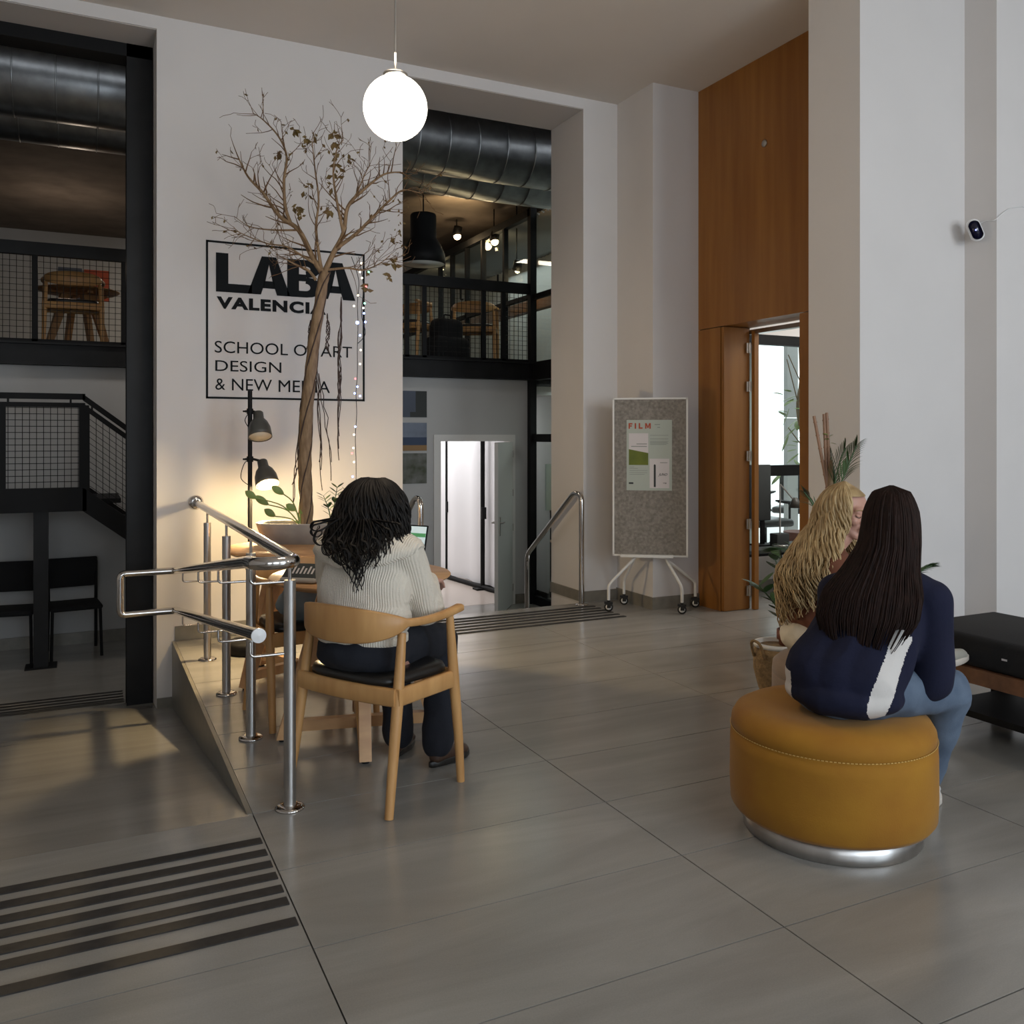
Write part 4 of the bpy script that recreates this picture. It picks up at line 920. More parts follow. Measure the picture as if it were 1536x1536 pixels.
# ------------------------------------------------------------------ security camera on the pier
cb = at(1464, 352, X=PXR)
sc_ = thing('security_camera', 'small white security camera with black face on the right wall', 'camera', cb)
MB().lathe([(0, 0), (.034, 0), (.034, .006), (.028, .012), (0, .012)], 24, Matrix.Rotation(-PI / 2, 4, 'Y')).build('wall_plate', 'plastic', sc_)
MB().tube([(0, 0, -.01), (-.03, 0, 0), (-.05, -.01, .012)], .011, 10).build('arm', 'plastic', sc_)
vd = V((-.72, -.66, -.18)).normalized(); ml = Matrix.Translation((-.055, -.03, .015)) @ Matrix.Scale(1.3, 4) @ vd.to_track_quat('-Z', 'Y').to_matrix().to_4x4() @ Matrix.Rotation(math.radians(-22), 4, 'Z')
def capsule(r, hh, d, m_, q):
    prof = []
    for k in range(32):
        a = 2 * PI * k / 32; prof.append((r * math.cos(a), r * math.sin(a) + (hh if math.sin(a) > 0 else -hh)))
    n = len(prof); rings = [(.7, 0), (.95, .004), (1, .012), (1, d - .01), (.92, d)]
    vs = [(x * s_, y * s_, -z) for s_, z in rings for x, y in prof]
    q.add(vs, [(i * n + k, i * n + (k + 1) % n, (i + 1) * n + (k + 1) % n, (i + 1) * n + k) for i in range(4) for k in range(n)] + [tuple(reversed(range(n))), tuple(4 * n + k for k in range(n))], m_, True); return q
bh = capsule(.029, .025, .055, ml, MB()).build('housing', 'plastic', sc_)
capsule(.024, .022, .004, ml @ Matrix.Translation((0, 0, -.053)), MB()).build('face', 'lens', bh)
MB().ball((0, 0, -.058), .003, 6, ml).build('indicator', 'led_b', bh)
cabp = smoothpath([at(1480, 331, X=PXR - .01) - cb, at(1492, 330, X=PXR - .03) - cb, at(1506, 318, Y=PYR - .008) - cb, at(1522, 311, Y=PYR - .008) - cb, at(1560, 310, Y=PYR - .008) - cb], 6)
MB().tube([(-.06, -.02, .04)] + cabp, .0025, 5).build('cable', 'plastic', sc_)

# ------------------------------------------------------------------ plants by the taupe ottoman
bk = thing('basket_planter', 'woven basket planter with a pale liner behind the taupe ottoman', 'basket', at(1166, 1047, z=0))
MB().lathe([(0, 0), (.075, 0), (.10, .06), (.125, .16), (.125, .24), (.118, .28)], 36).build('basket', 'wicker', bk)
MB().lathe([(.118, .275), (.124, .285), (.121, .30), (.108, .30), (.10, .26), (0, .24)], 36).build('liner', 'white', bk)
for s_ in (-1, 1): MB().tube(smoothpath([(s_ * .125, -.04, .23), (s_ * .15, -.03, .31), (s_ * .15, .03, .31), (s_ * .125, .04, .23)], 6), .008, 6).build('handle', 'wicker', bk)
tc_ = atZ(1184, 960, 4.45)
tpot = thing('terracotta_pot', 'dark terracotta pot behind the blonde person', 'pot', (3.44, 3.62, .0))
MB().lathe([(0, .0), (.06, 0), (.075, .31), (.085, .31), (.085, .36), (.075, .36), (.07, .33), (0, .325)], 32).build('pot', 'terra', tpot)
zz_ = leafy('zz_plant', 'dark glossy leaved plant in the terracotta pot, leaning towards the door', 'plant', (3.44, 3.62, .33), [(-.13, .12, .26, 0), (-.05, .08, .40, 0), (-.10, -.02, .18, 0)], 'green', leafL=.12, leafW=.026, pairs=5, stemr=.009)
# bamboo canes with palm behind
pp = V((3.77, 3.66, 0))
bp = thing('floor_planter', 'dark planter of canes and palm hidden behind the blonde person', 'pot', pp)
MB().lathe([(0, 0), (.12, 0), (.15, .38), (.16, .40), (.14, .40), (.13, .36), (0, .35)], 32).build('pot', 'terra', bp)
def cp(px, py, Z=4.95): return atZ(px, py, Z) - pp
for (a_, b_) in (((1221, 624), (1243, 742)), ((1236, 621), (1241, 742)), ((1240, 619), (1246, 742))):
    A_, B_ = cp(*a_), cp(*b_); e = B_ + (B_ - A_) * .0; Pb = V((.0 + (b_[0] - 1243) * .003, 0, .35)); o_c = MB().tube([A_, B_, Pb], .0085, 8).build('cane', 'bamboo', bp)
    for k in range(6): c2 = A_.lerp(B_, k / 6 + .08); MB().tube([c2 - V((0, 0, .004)), c2 + V((0, 0, .004))], .0105, 8).build('node', 'bamboo', o_c)
MB().tube([(0, 0, .35), cp(1244, 742), cp(1246, 690)], [.03, .022, .012], 10).build('trunk', 'bark', bp)
pm = thing('palm_plant', 'feathery palm with narrow dark leaves beside the bamboo canes', 'palm', pp + V((.02, -.02, .35)))
def frond(pts_px, Z, ll=.16, name='frond', n=11, m='green'):
    path = smoothpath([V((0, 0, 0))] + [atZ(x, y, Z) - (pp + V((.02, -.02, .35))) for x, y in pts_px], 8); st_ = MB().tube(path, .0045, 5).build(name, m, pm)
    k0 = int(len(path) * .45); q = MB()
    for i in range(k0, len(path)):
        d = (path[i] - path[i - 1]).normalized(); sd = V((cT, -sT, 0))
        for s_ in (-1, 1): blade(q, path[i], d + sd * s_ * .38, ll * (1 - .45 * (i - k0) / (len(path) - k0)), .0075, .35, n=5)
    q.build('leaflets', m, st_)['kind'] = 'stuff'
frond([(1250, 760), (1258, 700), (1268, 672)], 4.9); frond([(1256, 760), (1272, 700), (1285, 668)], 4.8); frond([(1250, 760), (1252, 715), (1244, 680)], 5.0, .10); frond([(1235, 790), (1218, 755), (1206, 738)], 4.8, .12); frond([(1215, 850), (1190, 828), (1165, 822)], 4.6, .16); frond([(1210, 880), (1180, 850), (1172, 838)], 4.5, .13)
frond([(1330, 900), (1380, 858), (1398, 848)], 4.7, .10)
q = MB()
for px, py in ((1238, 660), (1246, 664), (1236, 650), (1243, 655)): blade(q, cp(px, py), V((rng.uniform(-1, 1), -.5, rng.uniform(0, 1))), .035, .014, .3)
q.build('young_leaves', 'greenlite', bp)

# ------------------------------------------------------------------ things in the side room, seen through the door opening
def office_chair(loc, rz, label):
    t = thing('office_chair', label, 'chair', loc, rz, 'office chairs outside the side room window')
    MB().bevbox((-.23, -.22, .44), (.23, .22, .52), .03).build('seat', 'leather', t)
    MB().bevbox((-.22, -.27, .56), (.22, -.21, 1.02), .025).build('backrest', 'leather', t)
    MB().tube([(0, 0, .1), (0, 0, .44)], .025, 10).build('column', 'black', t)
    MB().tube(roundpath([(0, 0, .42), (0, -.25, .42), (0, -.25, .65)], .04), .018, 8).build('back_post', 'black', t)
    for s_ in (-1, 1): MB().tube(roundpath([(s_ * .2, .05, .46), (s_ * .28, .05, .46), (s_ * .28, .05, .68), (s_ * .28, -.16, .68)], .03), .013, 8).box((s_ * .28 - .03, -.17, .68), (s_ * .28 + .03, .12, .70)).build('armrest', 'black', t)
    for k in range(5):
        a = k * 2 * PI / 5; l = MB().tube([(0, 0, .12), (.28 * math.cos(a), .28 * math.sin(a), .07)], [.022, .014], 8).build('leg', 'black', t); MB().ball((.28 * math.cos(a), .28 * math.sin(a), .03), .03, 6).build('caster', 'rubber', l)
    return t
wb = lambda px, y: at(px, 700, Y=y).x
oc1 = office_chair((wb(1147, 7.4), 7.4, 0), 3.0, 'black office chair outside the side room window, left one')
oc2 = dup(oc1, (wb(1190, 8.5), 8.5, 0), 2.2, 'black office chair outside the side room window, right one')
dk = thing('desk', 'grey desk with black clutter under the side room window', 'desk', (wb(1168, 6.05), 6.05, 0))
MB().box((-.75, -.2, .40), (.9, .2, .43)).build('desk_top', 'ink', dk)
for x in (-.7, .82):
    for y in (-.17, .14): MB().box((x, y, 0), (x + .03, y + .03, .40)).build('leg', 'black', dk)
for k in (0, 2, 4):
    b_ = tag(MB().bevbox((-.07, -.05, 0), (.07, .05, .05 + .03 * (k % 3)), .008).build('equipment_box', 'ink', None, (wb(1168, 6.05) - .55 + k * .27, 6.03, .431)), ('low dark equipment box at the left end of the side room desk', 'tallest dark equipment box, mid-desk in the side room', 'mid-height dark equipment box at the right end of the side room desk')[k // 2], 'box', 'dark boxes on the side room desk')
mo = thing('monitor', 'black monitor with its back to the window in the side room', 'monitor', (wb(1147, 6.1), 6.12, .431))
MB().bevbox((-.16, -.015, .22), (.08, .02, .72), .01).build('display', 'ink', mo); MB().box((-.02, .0, .0), (.02, .02, .25)).box((-.1, -.07, 0), (.1, .07, .012)).build('stand', 'black', mo)
dl = thing('desk_lamp', 'thin grey desk lamp in the side room', 'lamp', (wb(1170, 6.0), 6.0, .431))
MB().tube([(0, 0, 0), (0, 0, .55)], .007, 6).tube([(0, 0, .55), (.10, -.05, .42)], .007, 6).build('arm', 'brushed', dl); MB().lathe([(.02, .05), (.06, -.04)], 16, Matrix.Translation((.12, -.06, .38))).build('shade', 'lampgrey', dl); MB().lathe([(0, 0), (.07, 0), (.07, .012), (0, .015)], 20).build('base', 'brushed', dl)
ft = thing('potted_tree', 'slender leafy tree on the patio outside the side room window', 'tree', (wb(1203, 7.4), 7.4, 0))
tq = at(1203, 520, Y=7.4).z
MB().tube(smoothpath([(0, 0, .3), (.03, 0, 1.2), (-.06, 0, 1.7), (-.01, 0, 2.1), (-.06, 0, 2.8)], 6), [.03] + [.02] * 24, 8).build('trunk', 'bark', ft)
MB().lathe([(0, 0), (.16, 0), (.2, .35), (.18, .35), (0, .32)], 24).build('pot', 'terra', ft)
for k in range(26):
    z_ = rng.uniform(.9, 1.9); q = MB(); blade(q, V((rng.uniform(-.25, .05), rng.uniform(-.1, .1), z_)), V((rng.uniform(-1, .3), rng.uniform(-.4, .4), rng.uniform(-.5, .4))), .16, .035, .3); q.build('leaf', 'greenlite', ft)
for a_, b_ in (((-.05, 0, 1.75), (-.22, 0, 2.25)), ((-.02, 0, 2.0), (-.2, 0, 2.3)), ((0, 0, 1.3), (-.2, 0, 1.5))): MB().tube([a_, b_], .006, 5).build('branch', 'bark', ft)

# ------------------------------------------------------------------ lower hall: dark chairs
def cafe_chair(loc, rz, label):
    t = thing('cafe_chair', label, 'chair', loc, rz, 'dark chairs against the far wall')
    MB().bevbox((-.21, -.2, .42), (.21, .21, .46), .018).build('seat', 'cloth_black', t)
    MB().bevbox((-.21, -.235, .57), (.21, -.205, .84), .014).build('backrest', 'cloth_black', t)
    for s_ in (-1, 1):
        MB().tube([(s_ * .20, .19, 0), (s_ * .19, .17, .44)], .013, 8).build('leg', 'black', t); MB().tube([(s_ * .20, -.24, 0), (s_ * .195, -.19, .44), (s_ * .20, -.225, .80)], .014, 8).build('leg', 'black', t)
    return t
def onlow(px, Y): return at(px, 900, Y=Y).x
cc = cafe_chair((onlow(112, 8.85), 8.85, ZLO), PI + .1, 'dark upholstered chair right of the stair post')
dup(cc, (onlow(16, 8.8), 8.8, ZLO), PI - .15, 'dark upholstered chair left of the stair post')
# gallery furniture
gch = dup(chA, (at(712, 500, Y=9.9).x, 9.9, ZM1 - .008), -.5, 'wooden armchair on the gallery behind the rail', 'wooden armchairs on the gallery')
dup(chA, (at(612, 500, Y=9.95).x, 9.95, ZM1 - .008), 2.2, 'wooden armchair on the gallery under the black pendant lamp', 'wooden armchairs on the gallery')
gt = dup(tA, (at(622, 500, Y=9.95).x - .1, 10.9, ZM1 - .01), .4, 'round wooden table on the gallery under the black pendant lamp'); gt['group'] = 'gallery tables'
dup(chA, (at(110, 500, Y=9.9).x, 9.9, ZM1 - .008), 0, 'wooden armchair on the gallery above the stair landing', 'wooden armchairs on the gallery')
gt2 = dup(tA, (at(118, 500, Y=10.9).x, 10.9, ZM1 - .01), .4, 'round wooden table on the gallery above the stair landing'); gt2['group'] = 'gallery tables'
for loc, lab in (((at(672, 520, Y=9.6).x, 9.62, ZM1 - .008), 'black backpack on the gallery floor by the rail'), ):
    t = thing('backpack', lab, 'bag', loc, .3)
    MB().bevbox((-.26, -.14, 0), (.26, .14, .30), .07, None, 4).build('pocket', 'cloth_black', t); MB().bevbox((-.18, -.10, .1), (.20, .16, .52), .09, None, 4).build('body', 'cloth_black', t); MB().tube(roundpath([(-.05, 0, .5), (-.05, 0, .56), (.05, 0, .56), (.05, 0, .5)], .02), .01, 6).build('handle', 'cloth_black', t)
hw_ = at(635, 365, Y=9.5)
hp = thing('industrial_pendant', 'large black dome pendant lamp hanging over the gallery rail', 'lamp', (hw_.x, hw_.y, hw_.z))
MB().lathe([(0, .33), (.14, .33), (.148, .31), (.15, .06), (.20, -.02), (.245, -.12), (.255, -.24), (.248, -.24), (.235, -.12), (.19, -.02), (0, .0)], 40).build('shade', 'black', hp)
MB().lathe([(.247, -.238), (.2, -.19), (0, -.18)], 40).build('diffuser', 'graywhite', hp)
MB().tube([(0, 0, .33), (0, 0, 4.32 - hw_.z)], .008, 6).build('cable', 'black', hp)
for i, (px, py, Y_) in enumerate(((685, 353, 11.0), (741, 361, 10.3), (662, 402, 12.6), (775, 405, 9.9))):
    p_ = at(px, py, Y=Y_); t = thing('track_spotlight', ('lit spotlight beside the black pendant lamp', 'lit spotlight right of the black pendant lamp', 'small distant spotlight under the gallery ceiling', 'small spotlight near the glazed screen corner')[i], 'spotlight', p_, 0, 'spotlights over the gallery')
    MB().lathe([(.055, .12), (.06, .0), (.05, -.0), (.04, .06), (0, .07)], 20, Matrix.Rotation(.5, 4, 'X')).build('housing', 'black', t); MB().ball((0, -.02, -.015), .05 if i < 2 else .03, 8).build('bulb', 'spotbulb', t); MB().tube([(0, 0, .08), (0, 0, 4.32 - p_.z)], .008, 6).build('stem', 'black', t)
    point('spotlight_light', p_ + V((0, -.05, -.12)), 3.5, (1, .72, .42), .05)
spot('gallery_uplight', at(690, 335, Y=9.9), at(672, 285, Y=10.4), 22, (1, .72, .38), 110, .05)
tk = thing('light_track', 'black light track under the gallery ceiling', 'track', at(700, 330, Y=10.5))
MB().box((-.02, -1.4, .42), (.02, 2.6, .46)).build('rail', 'black', tk)
for (px0, py0, px1, py1, lab, m_, mm) in ((87, 400, 123, 450, 'blue and grey poster on the gallery back wall', 'sky1', 'cloud'), (126, 404, 164, 452, 'red poster on the gallery back wall', 'orange', 'ink')):
    a_ = at(px0, py0, Y=14.18); b_ = at(px1, py1, Y=14.18); t = thing('wall_poster', lab, 'poster', (a_.x, 14.19, b_.z)); MB().box((0, -.01, 0), (b_.x - a_.x, 0, a_.z - b_.z)).build('sheet', m_, t); MB().box((.1, -.013, .1), ((b_.x - a_.x) * .6, -.01, (a_.z - b_.z) * .45)).build('printed_area', mm, t)
# studio beyond the screen: high table, stools, white board
hs = thing('high_table', 'high wooden table in the studio behind the glazed screen', 'table', (5.42, 8.7, ZLO))
MB().box((-.3, -.5, 1.02), (.5, .8, 1.06)).build('table_top', 'tablewood', hs)
for x in (-.27, .46):
    for y in (-.46, .76): MB().tube([(x, y, 0), (x, y, 1.02)], .015, 6).build('leg', 'black', hs)
def stool(loc, lab):
    t = thing('bar_stool', lab, 'stool', loc, 0, 'bar stools in the studio')
    MB().lathe([(0, .72), (.17, .72), (.175, .74), (0, .755)], 28).build('seat', 'tablewood', t)
    for k in range(4): a = PI / 4 + k * PI / 2; MB().tube([(.1 * math.cos(a), .1 * math.sin(a), .72), (.2 * math.cos(a), .2 * math.sin(a), 0)], .007, 6).build('leg', 'steel', t)
    MB().tube([(.17 * math.cos(k * PI / 8), .17 * math.sin(k * PI / 8), .2) for k in range(17)], .006, 6).build('foot_ring', 'steel', t)
    return t
s1 = stool((5.0, 8.35, ZLO), 'wooden bar stool in the studio, nearer one'); dup(s1, (5.05, 9.0, ZLO), 0, 'wooden bar stool in the studio, farther one')
fb = thing('flip_chart', 'pale leaning board behind the high table in the studio', 'board', (5.3, 9.4, ZLO)); MB().box((-.28, 0, 1.06), (.22, .03, 1.62)).build('sheet', 'paper', fb)
for x in (-.2, .15): MB().tube([(x, .03, 0), (x, .03, 1.06)], .012, 6).build('leg', 'black', fb)
#@@PEOPLE
# ------------------------------------------------------------------ people
def blob(els, voxel, sm=6, disp=None, holes=None):
    """union of tapered capsules ('c', p0, r0, p1, r1) and ellipsoids ('e', centre, radii[, euler]) as one smooth surface"""
    q = MB()
    for e in els:
        if e[0] == 'c':
            p0, r0, p1, r1 = V(e[1]), e[2], V(e[3]), e[4]; d = p1 - p0; L_ = d.length; rot = d.to_track_quat('Z', 'Y').to_matrix().to_4x4(); m_ = Matrix.Translation(p0) @ rot
            prof = [(r0 * math.cos(a), r0 * math.sin(a)) for a in [(-90 + 15 * k) * PI / 180 for k in range(7)]] + [(r1 * math.cos(a), L_ + r1 * math.sin(a)) for a in [15 * k * PI / 180 for k in range(7)]]
            prof[0] = (0, -r0); prof[-1] = (0, L_ + r1); q.lathe(prof, 20, m_)
        else:
            m_ = Matrix.Translation(V(e[1]))
            if len(e) > 3: m_ = m_ @ (Matrix.Rotation(e[3][2], 4, 'Z') @ Matrix.Rotation(e[3][1], 4, 'Y') @ Matrix.Rotation(e[3][0], 4, 'X'))
            q.ball((0, 0, 0), e[2], 12, m_)
    me = q.mesh('blob'); o = D.objects.new('blob', me); C.objects.link(o)
    r = o.modifiers.new('r', 'REMESH'); r.mode = 'VOXEL'; r.voxel_size = voxel; r.use_smooth_shade = True
    s_ = o.modifiers.new('s', 'SMOOTH'); s_.factor = .5; s_.iterations = sm
    me2 = D.meshes.new_from_object(o.evaluated_get(bpy.context.evaluated_depsgraph_get())); D.objects.remove(o); D.meshes.remove(me)
    if disp:
        for v, n in [(v, v.normal.copy()) for v in me2.vertices]: v.co += n * disp(v.co)
    for p in me2.polygons: p.use_smooth = True
    me2.update(); return me2
def place(me, name, m, parent, label=None):
    me.materials.clear(); me.materials.append(M[m]); o = D.objects.new(name, me); C.objects.link(o); o.parent = parent; me.name = name
    if label: o['label'] = label
    return o
def split(me, pred):                              # faces for which pred(centre) holds go to a second mesh
    out = []
    for keep in (False, True):
        m2 = me.copy(); bm = bmesh.new(); bm.from_mesh(m2); bmesh.ops.delete(bm, geom=[f for f in bm.faces if bool(pred(f.calc_center_median())) != keep], context='FACES'); bm.to_mesh(m2); bm.free(); out.append(m2)
    return out
def folds(amp, scale, k=1.0, sc3=(1, 1, 1)):
    def f(p):
        n1 = noise.noise(V((p.x * sc3[0], p.y * sc3[1], p.z * sc3[2])) * scale); n2 = noise.noise(V((p.x * sc3[0] + 3, p.y * sc3[1], p.z * sc3[2])) * scale * 2.3)
        return amp * ((1 - abs(n1) * 2.2) + .45 * n2 * k)
    return f
def head_els(c, f, s_, u, hs=1.0):                # c = head centre; f forward, s_ sideways, u up unit vectors (local)
    P = lambda a, b, z: c + (s_ * a + f * b + u * z) * hs
    els = [('e', P(0, -.012, .032), (.074 * hs, .092 * hs, .082 * hs)), ('c', P(0, .028, -.01), .060 * hs, P(0, .040, -.055), .042 * hs), ('c', P(0, .055, -.07), .030 * hs, P(0, .066, -.092), .019 * hs),
           ('c', P(-.045, .015, -.045), .022 * hs, P(-.015, .062, -.088), .018 * hs), ('c', P(.045, .015, -.045), .022 * hs, P(.015, .062, -.088), .018 * hs),
           ('c', P(0, .085, .012), .008 * hs, P(0, .106, -.022), .012 * hs), ('e', P(-.011, .097, -.027), (.009 * hs,) * 3), ('e', P(.011, .097, -.027), (.009 * hs,) * 3),
           ('c', P(-.030, .068, .020), .016 * hs, P(.030, .068, .020), .016 * hs), ('e', P(-.036, .062, -.022), (.022 * hs,) * 3), ('e', P(.036, .062, -.022), (.022 * hs,) * 3),
           ('c', P(-.016, .087, -.052), .0075 * hs, P(.016, .087, -.052), .0075 * hs), ('c', P(-.012, .084, -.063), .008 * hs, P(.012, .084, -.063), .008 * hs),
           ('c', P(-.077, -.008, .008), .012 * hs, P(-.074, -.004, -.022), .008 * hs), ('c', P(.077, -.008, .008), .012 * hs, P(.074, -.004, -.022), .008 * hs),
           ('c', P(0, -.03, -.05), .052 * hs, P(0, -.045, -.14), .050)]
    return els, P
def face_parts(P, f, s_, u, par, hs=1.0):
    rot = Matrix((s_, f, u)).transposed().to_4x4()
    for k in (-1, 1):
        e = MB().ball((0, 0, 0), (.0135 * hs, .007 * hs, .0065 * hs), 8, Matrix.Translation(P(k * .031, .0745, .004)) @ rot).build('eyelid', 'skin', par)
        MB().tube(smoothpath([P(k * .017, .082, -.001), P(k * .030, .0845, -.0055), P(k * .044, .074, -.001)], 4), [.0008] + [.0016] * 7 + [.0008], 6).build('eyelashes', 'lash', par)
        MB().tube(smoothpath([P(k * .015, .086, .024), P(k * .031, .087, .030), P(k * .048, .070, .022)], 4), [.001] + [.0024] * 7 + [.001], 6).build('eyebrow', 'hair_blonde' if hs > .98 else 'lash', par)
    MB().tube(smoothpath([P(-.022, .085, -.056), P(-.008, .0945, -.0515), P(0, .094, -.0535), P(.008, .0945, -.0515), P(.022, .085, -.056)], 4), [.0012] + [.0042] * 15 + [.0012], 8).build('upper_lip', 'lip', par)
    MB().tube(smoothpath([P(-.019, .084, -.059), P(0, .0925, -.0635), P(.019, .084, -.059)], 5), [.0012] + [.0052] * 9 + [.0012], 8).build('lower_lip', 'lip', par)
def hand_els(w, d, n, side, curl=.5, sc_=1.0):
    """w wrist, d pointing direction, n palm normal (palm side); five separate fingers"""
    d = d.normalized(); n = (n - d * n.dot(d)).normalized(); s_ = d.cross(n) * side
    els = []
    for k, (off, L_, r) in enumerate(((-.030, .062, .0082), (-.010, .074, .0088), (.010, .070, .0086), (.029, .056, .0076))):
        b = w + d * .082 * sc_ + s_ * off; els.append(('c', w + d * .02 + s_ * off * .55, .013, b, .0105)); p = b; a = .15
        for j, fr in enumerate((.45, .32, .23)):
            a += curl * (.75, .8, .6)[j]; dd = d * math.cos(a) + n * math.sin(a); p2 = p + dd * L_ * fr * sc_; els.append(('c', p, r * (1 - .08 * j), p2, r * (.92 - .08 * j))); p = p2
    b = w + d * .03 - s_ * .022 + n * .006; m_ = b + (d * .6 - s_ * .75 + n * .35).normalized() * .035; t_ = m_ + (d * .85 - s_ * .25 + n * .4).normalized() * .032
    els += [('c', w + d * .01, .016, b, .014), ('c', b, .0125, m_, .0105), ('c', m_, .010, t_, .0085)]
    return els
def strands(par, m, n, env, ztop, axis, azr, length, wave=(0, 0), r=(.004, .0012), seg=18, rng=None, curl_end=0, name='hair_strands', jitter=.006, depth=(.0, .02)):
    q = MB(); rng = rng or random.Random(3)
    for i in range(n):
        az = lerp(azr[0], azr[1], (i + rng.random()) / n); L_ = rng.uniform(*length(az)); ph = rng.uniform(0, 6.28); fq = rng.uniform(.85, 1.15); dpt = rng.uniform(*depth); path = []; off = rng.gauss(0, jitter)
        for j in range(seg + 1):
            t_ = j / seg; z_ = ztop - L_ * t_ ** (1.0 if L_ > .3 else .9); cx_, cy_, rx, ry = env(z_)
            wv = wave[0] * min(1, t_ * 2.2); ww = math.sin(ph + fq * wave[1] * t_ * L_ * 6.28); w3 = math.cos(ph + fq * wave[1] * t_ * L_ * 6.28)
            a = az + off + wv * ww * .6 / max(rx, .05); k = 1 - dpt / max(rx, .04) + wv * w3 * .5 / max(rx, .05)
            ce = curl_end * max(0, (t_ - .75) / .25) ** 1.5
            path.append(V((cx_ + math.sin(a) * rx * (k + ce * 1.2), cy_ - math.cos(a) * ry * (k + ce), z_ + curl_end * .05 * max(0, (t_ - .85) / .15))))
        q.tube(path, [lerp(r[0], r[1], (j / seg) ** 1.5) for j in range(seg + 1)], 5, cap=False)
    o = q.build(name, m, par); o['kind'] = 'stuff'; return o
def env_shell(env, z0, z1, a0, a1, ztop, n=24, k=.93, rings=26, wob=0):
    q = MB(); vs = []
    for i in range(rings + 1):
        z_ = lerp(z0, z1, i / rings); cx_, cy_, rx, ry = env(z_)
        for j in range(n + 1):
            a = lerp(a0, a1, j / n); w_ = 1 + wob * math.sin(j * 2.7 + i * .35); vs.append((cx_ + math.sin(a) * rx * k * w_, cy_ - math.cos(a) * ry * k * w_, z_))
    q.add(vs, [(i * (n + 1) + j, i * (n + 1) + j + 1, (i + 1) * (n + 1) + j + 1, (i + 1) * (n + 1) + j) for i in range(rings) for j in range(n)], None, True); return q
def shoe(par, heel, d, m, sole='sole', L_=.235, up=V((0, 0, 1)), name='shoe'):
    d = d.normalized(); up = (up - d * up.dot(d)).normalized(); s_ = d.cross(up); mx = Matrix((s_, d, up)).transposed().to_4x4(); mx = Matrix.Translation(heel) @ mx
    sv = []; N = 30
    def outl(t_): # half-outline widths
        return
    ol = []
    for k in range(N):
        a = 2 * PI * k / N; y = -math.cos(a); x = math.sin(a); wdt = .037 if y > 0 else .031; ol.append((x * wdt * (1 - .12 * max(0, -y)), (y * .5 + .5) * L_ - .03))
    vs = [(x * s2, (y - L_ * .38) * s2 + L_ * .38, z) for z, s2 in ((0, .95), (.004, 1), (.022, 1), (.026, .96)) for x, y in ol]
    so = MB().add(vs, [(i * N + k, i * N + (k + 1) % N, (i + 1) * N + (k + 1) % N, (i + 1) * N + k) for i in range(3) for k in range(N)] + [tuple(reversed(range(N))), tuple(3 * N + k for k in range(N))], mx, True)
    els = [('c', (0, .01, .04), .031, (0, .08, .045), .033), ('c', (0, .08, .042), .032, (0, .165, .032), .026), ('e', (0, .165, .032), (.034, .034, .020)), ('c', (0, .012, .045), .030, (0, .005, .085), .033)]
    me = blob([(e[0], mx @ V(e[1]), e[2], mx @ V(e[3]), e[4]) if e[0] == 'c' else ('e', mx @ V(e[1]), (.03, .03, .022)) for e in els], .006, 4)
    o = place(me, name, m, par); so.build('sole', sole, o)
    return o, mx

X_, Y_2, Z_2 = V((1, 0, 0)), V((0, 1, 0)), V((0, 0, 1))

# --- person 1: cream jumper, seen from behind at the laptop
ph1 = math.radians(-47)
p1 = thing('person', 'person in cream knitted jumper and dark jeans sitting at the near table', 'person', (1.03, 3.44, 0), ph1)
hc = V((0.0, .055, 1.105)); tilt = math.radians(-18)
f1 = V((0, math.cos(tilt), math.sin(tilt))); u1 = V((0, -math.sin(tilt), math.cos(tilt)))
he, P = head_els(hc, f1, X_, u1, .97)
sh1 = [V((-.165, .0, .94)), V((.165, .0, .94))]; el1 = [V((-.225, .10, .70)), V((.195, .13, .70))]; wr1 = [V((-.10, .31, .775)), V((.10, .34, .775))]
kn1 = [V((-.10, .40, .50)), V((.13, .40, .50))]; an1 = [V((-.05, .34, .10)), V((.16, .30, .10))]
body = he + [('c', (0, -.03, .60), .115, (0, -.01, .86), .13), ('c', (0, .0, .90), .07, (0, .02, 1.0), .05)]
for i in (0, 1):
    body += [('c', sh1[i], .045, el1[i], .036), ('c', el1[i], .034, wr1[i], .024)] + hand_els(wr1[i], V((.15 if i == 0 else -.1, .9, -.12)), V((0, 0, -1)), 1 if i == 0 else -1, .35)
    body += [('c', (-.08 if i == 0 else .08, -.02, .54), .09, kn1[i], .055), ('c', kn1[i], .052, an1[i], .036)]
place(blob(body, .007, 3), 'body', 'skin', p1); face_parts(P, f1, X_, u1, p1, .97)
sw = [('e', (0, -.045, .68), (.205, .145, .11)), ('e', (0, -.035, .80), (.20, .13, .16)), ('e', (0, -.02, .90), (.185, .115, .12)), ('c', (-.13, .0, .935), .07, (.13, .0, .935), .07), ('c', (0, .0, .93), .10, (0, .03, .985), .075)]
for i in (0, 1): sw += [('c', sh1[i], .072, sh1[i].lerp(el1[i], .6), .066), ('c', sh1[i].lerp(el1[i], .6), .066, el1[i], .068), ('c', el1[i], .068, el1[i].lerp(wr1[i], .8), .047), ('c', el1[i].lerp(wr1[i], .8), .045, wr1[i], .036)]
mesw = blob(sw, .009, 8, folds(.006, 7))
place(mesw, 'jumper', 'knit', p1)
MB().lathe([(.10, .585), (.165, .582), (.19, .60), (.19, .625), (.16, .64)], 48, Matrix.Translation((0, -.045, 0)), squash=.72).build('jumper_hem', 'knit', p1)
